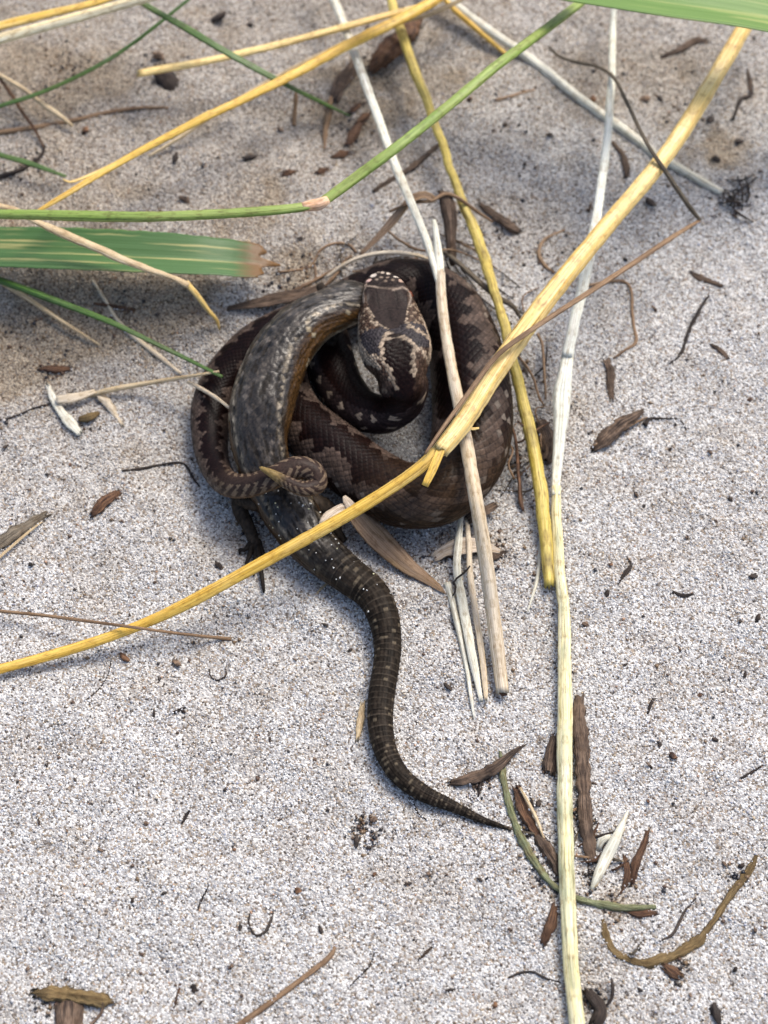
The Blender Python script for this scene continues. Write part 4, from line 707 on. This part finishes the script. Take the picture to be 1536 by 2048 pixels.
rooted([('chip', stalk_mesh('wood_chip', [(1188, 898, None, 16), (1212, 876, 1.6, 34), (1240, 850, 1.8, 32), (1266, 834, 1.4, 22), (1284, 822, None, 8)], flat=.5, rough=.3, ragged=.0024, ds=.0004, wn=.25, fine=.35, m=18), M['bark']),
        ('splinter', stalk_mesh('wood_chip_splinter', [(1186, 892, 1.2, 5), (1230, 868, 1.6, 8), (1270, 846, 1, 6), (1296, 834, None, 3)], m=8), M['brown'])],
       'wood_chip', 'ragged brown wood chip with a splinter lying on clean pale sand', 'wood chip', P(1235., 860., 0.))
# brown root tuft outside the right hand coil
TUFT = 'fine frayed root fibre tangled between the thick coil and the olive straw'
for k_, pts in enumerate(([(985, 770, 16, 4), (1002, 800, 15, 5), (1020, 830, 13, 6), (1030, 870, 10, 7), (1036, 910, 6, 8), (1040, 960, 3, 9), (1042, 1000, 1.4, 10), (1046, 1022, .8, 6)],
            [(968, 806, 20, 4), (990, 816, 18, 5), (1010, 840, 14, 5), (1024, 862, 11, 5)], [(996, 720, 17, 4), (1002, 750, 16, 4), (992, 790, 16, 4), (1004, 826, 14, 4), (1022, 850, 11, 4)],
            [(1100, 844, 3, 4), (1076, 862, 5, 5), (1052, 880, 7, 6), (1036, 886, 7, 5)], [(1030, 700, 12, 4), (1060, 740, 8, 6), (1078, 790, 5, 6), (1090, 812, 3, 4)],
            [(1076, 668, 4, 6), (1086, 690, 3, 7), (1090, 740, 3, 7), (1092, 800, 2, 4)], [(1034, 842, 10, 5), (1058, 862, 8, 6), (1070, 872, 6, 4)],
            [(1010, 880, 10, 4), (1024, 900, 7, 5), (1016, 930, 6, 5), (1030, 960, 3, 6)])):
    stalk('root_fibre', TUFT, 'root', 'brown' if k_ % 3 else 'rust', pts, 'root tuft beside the coil', m=7, rough=.3, wob=.0012)
chip('dark_clump', 'dark brown crumbly clump wedged between the olive straw and the bleached straw', 'clump', 'bark', [(1080, 846, None, 22), (1092, 876, 1.8, 40), (1098, 905, 1.6, 30), (1094, 922, None, 12)], flat=.8, rough=.4)
rt = np.random.RandomState(12)
for k_ in range(26):
    a = math.radians(-35+165*rt.rand()); f_ = 1.0+.32*rt.rand(); x0 = 835+205*f_*math.cos(a); y0 = 785-250*f_*math.sin(a); b_ = a+math.pi/2+rt.randn()*.5; l = 22+38*rt.rand(); c_ = rt.randn()*10
    stalk('root_fibre', 'hair fine dry rootlet in the litter round the outside of the coils', 'root', ['brown', 'dark', 'greybark'][k_ % 3], [(x0-l*math.cos(b_), y0+l*math.sin(b_), None, 3), (x0+c_, y0+c_, 1+2.2*rt.rand(), 4.5), (x0+l*math.cos(b_), y0-l*math.sin(b_), None, 3)], 'rootlets round the coils', m=6, rough=.2, wob=.0016)
for k_ in range(20):
    x0 = 1020+250*rt.rand(); y0 = 1600+.62*(x0-1000)+rt.randn()*46; b_ = rt.rand()*6.28; l = 12+24*rt.rand()
    stalk('root_fibre', 'short crooked fibre in the litter round the mossy stem and silvery husk', 'root', ['dark', 'brown', 'rust', 'greybark'][k_ % 4], [(x0-l*math.cos(b_), y0-l*math.sin(b_), None, 4), (x0+rt.randn()*5, y0+rt.randn()*5, .5+rt.rand(), 7), (x0+l*math.cos(b_), y0+l*math.sin(b_), None, 3)], 'fibres round the mossy stem', m=6, rough=.3, wob=.0014, fine=.2, ds=.0006)
# ------------------------------------------------------------------ debris at the tail tip
chip('bark_strip', 'long upright brown bark strip pressed against the bleached straw', 'bark strip', 'bark', [(1158, 1396, None, 20), (1160, 1440, 2.2, 36), (1163, 1520, 2.4, 38), (1168, 1610, 2.2, 36), (1176, 1680, 1.8, 34), (1184, 1724, None, 20)], flat=.5, rough=.18, ragged=.002)
chip('bark_flake', 'small dark triangular bark flake half under the bleached straw', 'bark flake', 'bark', [(1110, 1476, None, 8), (1102, 1510, 1.2, 28), (1098, 1546, None, 36)], flat=.4)
rooted([('chip', stalk_mesh('torn_chip', [(900, 1566, None, 12), (930, 1560, 1.4, 26), (970, 1546, 1.6, 30), (1000, 1528, 1.4, 26), (1022, 1508, 1, 14), (1046, 1492, None, 6)], flat=.5, rough=.32, ragged=.0024, ds=.0004, wn=.25, fine=.35, m=18), M['bark']),
        ('root', stalk_mesh('torn_chip_root', [(962, 1552, None, 6), (960, 1575, None, 8), (956, 1596, None, 3)], m=7), M['dark'])],
       'torn_bark', 'torn brown bark chip with a stub root just above the tip of the ringed tail', 'bark', P(970., 1545., 0.))
stalk('mossy_stem', 'curved mossy green stem sweeping from the torn bark under the bleached straw', 'stem', 'moss', [(998, 1500, None, 5), (1004, 1530, None, 12), (1012, 1580, None, 15), (1026, 1630, None, 14), (1050, 1686, None, 18), (1078, 1736, None, 16), (1108, 1770, 1, 13), (1150, 1795, 1, 14), (1200, 1808, None, 16), (1250, 1816, None, 17), (1310, 1812, None, 8)], rough=.3, m=14, wob=.0012, wn=.3, fine=.28, ds=.0004)
chip('brown_husk', 'glossy brown split husk leaning on the curved mossy stem', 'husk', 'rust', [(1032, 1580, 1.6, 12), (1048, 1620, 2, 34), (1066, 1654, 1.6, 26), (1080, 1672, None, 8)], flat=.5)
stalk('pale_splinter', 'pale shiny splinter standing against the glossy brown husk', 'splinter', 'tan', [(1040, 1576, 2, 6), (1056, 1604, 2.6, 9), (1074, 1640, 2, 9), (1086, 1672, 1, 6), (1104, 1716, None, 4)], m=8, ribs=2)
chip('dark_humus_clod', 'dark crumbly humus clod between the mossy stem and the bleached straw', 'clod', 'bark', [(1074, 1668, None, 12), (1090, 1692, 1.4, 30), (1108, 1722, 1.2, 26), (1118, 1748, None, 10)], rough=.5, flat=.6)
rooted([('shell', stalk_mesh('pale_husk_shell', [(1182, 1782, None, 6), (1196, 1750, 1.6, 20), (1214, 1712, 2.2, 30), (1230, 1680, 2.4, 26), (1244, 1650, 1.8, 14), (1256, 1622, 1, 5)], flat=.55, ribs=3, rough=.1), M['white']),
        ('edge', stalk_mesh('pale_husk_edge', [(1190, 1776, .8, 5), (1222, 1716, 2.2, 8), (1248, 1656, 1.6, 6)], m=8), M['tan'])],
       'pale_husk', 'pointed silvery white husk beside the long brown bark strip', 'husk', P(1215., 1710., 0.))
stalk('bluish_flake', 'bluish grey curled flake wedged beside the pointed silvery husk', 'flake', 'white', [(1196, 1700, None, 12), (1204, 1680, 1.4, 18), (1222, 1672, 1.6, 8)], flat=.4)
STK = ['longest reddish brown wood splinter right of the silvery husk', 'stubby reddish brown splinter between the silvery husk and the longest splinter', 'thin slanting splinter across the foot of the longest splinter by the silvery husk']
for pts in ([(1262, 1764, None, 12), (1272, 1726, None, 18), (1288, 1690, None, 14), (1296, 1664, None, 5)], [(1246, 1776, None, 8), (1256, 1744, None, 14), (1250, 1712, None, 8)], [(1236, 1790, None, 6), (1264, 1752, None, 8), (1282, 1740, None, 4)]):
    chip('wood_splinter', STK.pop(0), 'splinter', 'rust', pts, 'splinters by the silvery husk', flat=.5)
chip('red_brown_flake', 'red brown flake left of the bleached straw below the mossy stem', 'flake', 'rust', [(1110, 1816, None, 14), (1104, 1844, 1.2, 26), (1092, 1872, 1, 22), (1086, 1888, None, 8)], flat=.4)
chip('rusty_clod', 'rusty crumb at the end of the curved mossy stem', 'clod', 'rust', [(1252, 1818, None, 10), (1280, 1826, None, 18), (1308, 1826, None, 10)], rough=.45)
stalk('mossy_stem', 'second curved olive stem half buried below the silvery husk', 'stem', 'ochre', [(1206, 1838, None, 8), (1210, 1870, None, 13), (1226, 1902, None, 13), (1262, 1922, None, 14), (1310, 1926, None, 24), (1350, 1912, None, 26), (1390, 1884, None, 20), (1420, 1850, None, 12), (1446, 1818, None, 16), (1474, 1776, None, 18), (1500, 1738, None, 14), (1512, 1708, None, 6)], rough=.4, m=14, wob=.0014, flat=.35, wn=.45, fine=.4, ds=.0004)
chip('brown_crumb', 'round rust brown crumb against the second curved olive stem', 'crumb', 'rust', [(1330, 1934, None, 16), (1344, 1944, 1.2, 30), (1356, 1952, None, 14)], flat=.7)
stalk('dark_twig', 'forked looking dark twig on bare sand near the olive stem', 'twig', 'dark', [(1316, 1884, None, 4), (1344, 1870, None, 7), (1358, 1846, None, 7), (1370, 1822, None, 6), (1392, 1796, None, 4)], m=7, rough=.25)
stalk('dark_twig', 'thin wavy dark twig left of the bleached straw near its low end', 'twig', 'dark', [(1016, 1956, None, 4), (1040, 1946, None, 6), (1066, 1944, None, 5), (1090, 1956, None, 6), (1124, 1966, None, 3)], m=7)
chip('dark_clump', 'black and brown crumbly clump right of the bleached straw near its low end', 'clump', 'dark', [(1176, 1984, None, 24), (1192, 2004, 1.4, 40), (1200, 2024, None, 30), (1190, 2046, None, 14)], rough=.5, flat=.6)
stalk('dark_twig', 'dark upright twig standing over the crumbly clump', 'twig', 'dark', [(1222, 1956, 2, 5), (1226, 1976, 2, 9), (1222, 2000, 1, 9), (1208, 2016, None, 5)], m=7, rough=.3)
rooted([('cap', stalk_mesh('bark_cap', [(72, 1986, None, 22), (94, 1986, .8, 32), (130, 1990, 1, 36), (170, 1994, .9, 32), (204, 2000, .7, 34), (220, 2000, None, 22)], flat=.45, rough=.4, ragged=.003, wn=.3, fine=.4, ds=.0004, m=20), M['ochre']),
        ('block', stalk_mesh('bark_block', [(136, 1996, .4, 56), (138, 2012, .7, 66), (138, 2050, .7, 66), (138, 2110, 1.2, 60)], flat=.3, rough=.15, ribs=7, m=24, fine=.15, ds=.0005), M['bark']),
        ('root', stalk_mesh('bark_root', [(206, 2004, 1, 10), (204, 2024, None, 8), (186, 2046, None, 8), (170, 2064, None, 4)], m=7), M['bark'])],
       'bark_block', 'broken bark block with an ochre fibrous cap on clean sand', 'bark', P(140., 2010., 0.))
stalk('brown_stick', 'long straight brown stick with a blunt end lying alone on clean sand', 'stick', 'brown', [(440, 2080, None, 14), (520, 2020, None, 15), (580, 1976, None, 13), (630, 1938, None, 12), (662, 1910, None, 12), (672, 1886, None, 4)], rough=.2, m=10, flat=.6)
stalk('curled_root', 'small dark root curled into a ring on clean sand', 'root', 'dark', [(500, 1826, None, 4), (498, 1848, None, 5), (510, 1870, None, 6), (528, 1866, None, 7), (540, 1846, None, 7), (548, 1818, None, 3)], m=7, ds=.0005)
stalk('curled_root', 'faint thin root curl below the golden straw at its low end', 'root', 'dark', [(418, 1338, None, 4), (422, 1354, None, 4), (436, 1360, None, 4), (452, 1350, None, 4), (450, 1334, None, 3)], m=7, ds=.0005)
stalk('hair_root', 'hair thin curved dark root below the golden straw', 'root', 'dark', [(222, 1322, None, 3), (216, 1350, None, 3), (198, 1378, None, 3), (172, 1400, None, 3)], m=6)
# ------------------------------------------------------------------ debris on the far sand
chip('dark_pod', 'big dark brown pod lying behind the upper end of the olive straw', 'pod', 'rust', [(744, 138, None, 20), (766, 112, 4, 52), (790, 88, 4.6, 56), (815, 66, 4.4, 54), (832, 40, None, 28)], flat=.7, rough=.2, ragged=.0005)
chip('brown_leaf_piece', 'flat brown leaf piece on the sand beside the forked straw branch', 'leaf piece', 'bark', [(668, 200, None, 10), (680, 172, 1.4, 36), (700, 140, 1.6, 34), (714, 112, None, 14)], flat=.2)
DK = 'dark brown seed like crumb between the dark green blade and the forked straw'
for pts in ([(694, 290, None, 12), (706, 268, 1, 26), (718, 250, None, 14)], [(714, 246, None, 8), (728, 236, None, 18), (740, 228, None, 8)], [(700, 226, None, 10), (710, 216, None, 16), (718, 208, None, 6)], [(668, 312, None, 10), (682, 308, None, 18), (694, 306, None, 8)], [(634, 346, None, 10), (646, 340, None, 16), (654, 338, None, 6)], [(570, 346, None, 10), (580, 344, None, 16), (590, 342, None, 6)]):
    chip('dark_crumb', DK, 'crumb', 'rust', pts, 'dark crumbs on the far sand', flat=.6, rough=.3, ragged=.0004)
for lab, pts, mt in [
  ('brown twig stub standing below the dark green blade tip', [(648, 300, None, 5), (652, 262, 2, 12), (658, 215, 5, 14), (662, 196, 6, 8)], 'brown'),
  ('short tan twig stub beneath the middle of the dark green blade', [(588, 252, None, 8), (590, 215, 3, 11), (592, 184, 6, 7)], 'brown'),
  ('long dark streak of rotted root behind the bent green stalk', [(748, 384, None, 8), (800, 350, None, 14), (840, 322, None, 14), (878, 290, None, 10)], 'bark'),
  ('dark root beside the whitish stem under the long bleached straw', [(1228, 284, None, 8), (1246, 310, None, 14), (1252, 340, None, 14), (1250, 356, None, 6)], 'bark'),
  ('brown curved root lying near the wide green leaf', [(1330, 112, None, 8), (1366, 96, None, 16), (1390, 82, None, 16), (1414, 80, None, 8)], 'bark'),
  ('crooked black root on the sand well right of the golden straw', [(1466, 240, None, 8), (1482, 200, None, 10), (1500, 190, None, 9), (1506, 170, None, 5)], 'dark'),
  ('short dark root at the far right edge of the sand', [(1496, 140, None, 6), (1500, 165, None, 12), (1498, 186, None, 8)], 'bark'),
  ('crooked black root with a knob on clean sand right of the bark piece', [(1340, 728, None, 6), (1362, 704, None, 8), (1376, 664, None, 9), (1396, 624, None, 8), (1420, 590, None, 5)], 'dark'),
  ('small forked dark brown root above the crooked black knobbed root', [(1386, 546, None, 8), (1404, 556, None, 16), (1430, 566, None, 12), (1446, 572, None, 5)], 'bark'),
  ('small dark branched root right of the crooked black knobbed root', [(1424, 690, None, 8), (1440, 700, None, 14), (1456, 716, None, 8)], 'bark'),
  ('dark crumb chain trailing right of the ragged wood chip', [(1290, 850, None, 12), (1300, 838, None, 9), (1330, 836, None, 5), (1360, 838, None, 4), (1374, 860, None, 3)], 'dark'),
  ('tan thin root lying behind the long bleached straw on far sand', [(990, 200, None, 8), (1030, 190, None, 8), (1070, 180, None, 5)], 'brown'),
  ('dry brown tuft of leaf on the sand right of the hooked leaf', [(962, 410, None, 8), (990, 430, 1.4, 16), (1020, 452, 1.4, 26), (1036, 462, None, 10)], 'bark'),
  ('rusty flat flake under the broad leaf beside the pinkish stem', [(190, 606, None, 6), (225, 612, None, 12), (270, 620, None, 8)], 'rust'),
  ('reddish flat flake on the sand above the white husk', [(84, 738, None, 10), (106, 740, None, 20), (138, 738, None, 8)], 'rust'),
  ('pale brown sliver beside the ringed tail on clean sand', [(716, 1474, None, 10), (722, 1440, None, 18), (726, 1410, None, 8)], 'tan'),
  ('tan sliver sticking out beside the tail root', [(632, 1188, None, 5), (645, 1174, None, 6), (660, 1160, 1, 4)], 'tan'),
  ('small crooked dark root on clean sand right of the bleached straw', [(1346, 1184, None, 7), (1366, 1190, None, 8), (1388, 1186, None, 5)], 'dark'),
  ('little dark branched twig on clean sand above the small crooked root', [(1238, 1168, None, 4), (1252, 1146, None, 10), (1262, 1130, None, 6), (1254, 1114, None, 3)], 'dark'),
  ('tiny hooked dark twig right of the long brown bark strip', [(1294, 1426, None, 4), (1300, 1408, None, 8), (1306, 1398, None, 5)], 'dark'),
  ('dark sliver at the right side of the clean sand', [(1484, 1556, None, 6), (1504, 1546, None, 7), (1526, 1532, None, 4)], 'dark'),
  ('dark upright sliver on clean sand above the curled root', [(364, 1646, None, 6), (372, 1632, None, 9), (382, 1618, None, 5)], 'dark'),
  ('thin brown needle on clean sand above the curled root', [(396, 1818, None, 4), (404, 1796, None, 6), (414, 1772, None, 3)], 'dark'),
  ('short dark sliver high on the clean sand left of the ringed tail', [(348, 1424, None, 5), (360, 1420, None, 8), (374, 1414, None, 5)], 'dark'),
  ('thin forked dark root right of the long straight stick', [(700, 1972, None, 3), (722, 1948, None, 5), (740, 1925, None, 5), (748, 1900, None, 3)], 'dark'),
  ('short rusty sliver above the thick end of the long straight stick', [(346, 2020, None, 5), (356, 1994, None, 7), (362, 1968, None, 4)], 'rust'),
  ('dark splinter on clean sand beside the end of the long straight stick', [(838, 1922, None, 5), (852, 1908, None, 9), (862, 1896, None, 5)], 'bark'),
  ('thin dark root trailing beside the tail near its tip', [(826, 1600, None, 3), (838, 1628, None, 4), (856, 1642, None, 3)], 'dark')]:
    chip('root_piece', lab, 'root', mt, pts, flat=.6, rough=.28, m=8, ragged=.0006, wob=.0007)
# black hairy tuft by the end of the white stem
HT = 'single black root hair of the tuft at the end of the whitish stem'
rt = np.random.RandomState(4)
for k_ in range(11):
    x0, y0 = 1470+rt.randn()*12, 392+rt.randn()*18; a = rt.rand()*6.28; l = 18+22*rt.rand()
    stalk('root_hair', HT, 'root', 'dark', [(x0-l*math.cos(a), y0-l*math.sin(a), None, 3), (x0+rt.randn()*5, y0+rt.randn()*5, .8+rt.rand()*1.4, 6), (x0+l*math.cos(a+.4), y0+l*math.sin(a+.4), None, 2)], 'black root hair tuft', m=6, rough=.2, wob=.0008)
# ------------------------------------------------------------------ crumbs: each its own lump
def lump(seed, n1=14, n2=9):
    V, Q = uvsphere(1, (1, 1, 1), n1, n2); d = 1+1.9*(fbm(V[:, 0]*2.1+seed*3.1, V[:, 1]*2.1+V[:, 2]*1.7, seed, 3)-.5)
    return mesh_np('crumb', V*d[:, None], Q, V[:, :2]*.004)
kinds = [lump(s) for s in range(6)]; mats = ['dark', 'dark', 'bark', 'rust', 'dark', 'bark']
for me, mt in zip(kinds, mats): me.materials.append(M[mt])
CR = [(435, 40, 26), (318, 115, 24), (335, 165, 40), (172, 262, 20), (372, 402, 18), (602, 478, 10), (500, 318, 20), (350, 318, 16), (1290, 200, 18), (1320, 198, 12), (1186, 200, 18), (1178, 420, 14), (1432, 320, 20), (1478, 285, 16), (1300, 408, 20), (1404, 180, 12), (1420, 240, 14),
      (250, 1318, 22), (352, 1326, 20), (440, 1134, 14), (62, 1130, 12), (12, 895, 12), (292, 1648, 10), (480, 1856, 10), (596, 1782, 13), (462, 1934, 13), (388, 1978, 13), (402, 2006, 10), (642, 1860, 12), (746, 1640, 18), (738, 1696, 10), (748, 1750, 11), (56, 1938, 10), (265, 1802, 9), (328, 1788, 8),
      (896, 1374, 12), (1272, 990, 12), (1288, 1012, 9), (1222, 1130, 9), (1374, 1076, 10), (1506, 1154, 14), (1514, 1238, 12), (1480, 1244, 9), (1170, 1250, 14), (1214, 1188, 10), (1346, 1514, 14), (1300, 1534, 12), (1320, 1490, 9), (1078, 1608, 13), (1186, 1648, 10), (1448, 1728, 12), (1482, 1732, 12), (1296, 1604, 9), (1190, 1568, 8),
      (368, 1424, 10), (308, 1428, 9), (78, 1646, 9), (134, 1662, 8), (450, 1580, 8), (640, 1440, 7), (858, 1750, 12), (816, 1768, 10), (712, 1684, 16), (920, 1620, 8), (880, 1480, 8), (1430, 1480, 9), (1400, 1390, 9), (1360, 1300, 8), (1490, 1350, 9), (1250, 1330, 8), (1460, 1000, 10), (1420, 905, 10), (1340, 900, 8), (1500, 800, 10), (1310, 620, 10), (1250, 520, 12), (1180, 480, 14), (1050, 330, 12), (1010, 250, 10), (1100, 270, 12), (940, 200, 14), (560, 260, 14), (500, 50, 12), (250, 540, 10), (260, 1230, 7), (310, 1165, 8), (150, 1180, 8), (140, 930, 8), (60, 980, 7), (330, 860, 7), (700, 1300, 7), (650, 1250, 8), (590, 1320, 7), (540, 1480, 8), (470, 1700, 8), (200, 1700, 9), (150, 1560, 7), (560, 1640, 7), (960, 1760, 9), (1020, 1860, 10), (900, 1980, 9), (990, 2010, 10), (1380, 1990, 12), (1470, 1940, 14), (1430, 2030, 30), (1280, 1980, 10), (1510, 1860, 10)]
LM = [(170, 30, 'shiny pale straw'), (420, 80, 'dark green blade'), (330, 170, 'broken end of the pale straw'), (150, 240, 'long brown twig'), (400, 420, 'bent green stalk'), (560, 300, 'frayed straw'), (640, 480, 'root fibres behind the coils'), (800, 80, 'dark pod'),
      (960, 250, 'olive straw'), (1100, 200, 'whitish stem'), (1230, 200, 'kinked brown stem'), (1400, 200, 'crooked black root'), (1470, 390, 'black root hair tuft'), (1260, 600, 'hooked rusty root'), (1370, 680, 'knobbed black root'), (1240, 860, 'ragged wood chip'), (1130, 1100, 'bleached straw'),
      (1370, 1190, 'crooked little root on clean sand'), (1300, 1410, 'hooked dark twig'), (1500, 1540, 'dark sliver'), (1165, 1560, 'long brown bark strip'), (1220, 1700, 'silvery husk'), (1360, 1900, 'olive stem'), (1190, 2010, 'crumbly clump'), (1060, 1950, 'wavy dark twig'), (960, 1550, 'torn bark'),
      (830, 1590, 'tip of the ringed tail'), (770, 1350, 'middle of the ringed tail'), (850, 1910, 'dark splinter'), (720, 1950, 'thin forked root'), (560, 1990, 'long straight stick'), (520, 1850, 'curled ring root'), (370, 1630, 'dark upright sliver'), (400, 1790, 'brown needle'), (360, 1420, 'short dark sliver'),
      (140, 1990, 'bark block'), (150, 1300, 'golden straw'), (440, 1340, 'thin root curl'), (40, 1070, 'grey bark strip'), (140, 830, 'white husk'), (320, 930, 'bent dark twig'), (210, 1000, 'rust brown bud'), (230, 640, 'pinkish stem'), (940, 1300, 'split straw')]
for k_, (x, y, sz) in enumerate(CR):
    o = bpy.data.objects.new('debris_crumb', kinds[(k_*5+k_//7) % 6]); COL.objects.link(o)
    o.data.polygons.foreach_set('use_smooth', np.ones(len(o.data.polygons), bool))
    qq = P(float(x), float(y), 0.); r_ = sz*.5*mpp(qq); o.location = Vector(qq+np.array([0, 0, r_*.32+.0001]))
    o.scale = (r_*(.7+.9*TAB[k_, 1]), r_*(.5+.4*TAB[k_, 2]), r_*.42); o.rotation_euler = (TAB[k_, 3]*.6, TAB[k_, 4]*.6, TAB[k_, 5]*6)
    near = min(LM, key=lambda l_: math.hypot(l_[0]-x, l_[1]-y))[2]
    tag(o, ('big' if sz > 17 else 'small' if sz > 9 else 'tiny')+' '+{'dark': 'blackish', 'bark': 'brown', 'rust': 'rusty'}[mats[(k_*5+k_//7) % 6]]+' crumb on the sand near the '+near, 'crumb', 'dark crumbs strewn over the sand')

# sand lying on top of the litter
up = np.vstack(LITTER); up = up+.0004*(RNG.rand(*up.shape)-.5)*np.array([1, 1, 0]); sz = .00017+.00018*RNG.rand(len(up))**1.5
o = link('sand_dusting', grains('sand_dusting', up[:, :2], up[:, 2]+sz*.3, sz, PAL[RNG.choice(len(PAL), len(up), p=PW)]*.95), M['grain'], smooth=False)
tag(o, 'sand grains dusted over the twigs and bark on the ground', 'sand grains', kind='stuff')
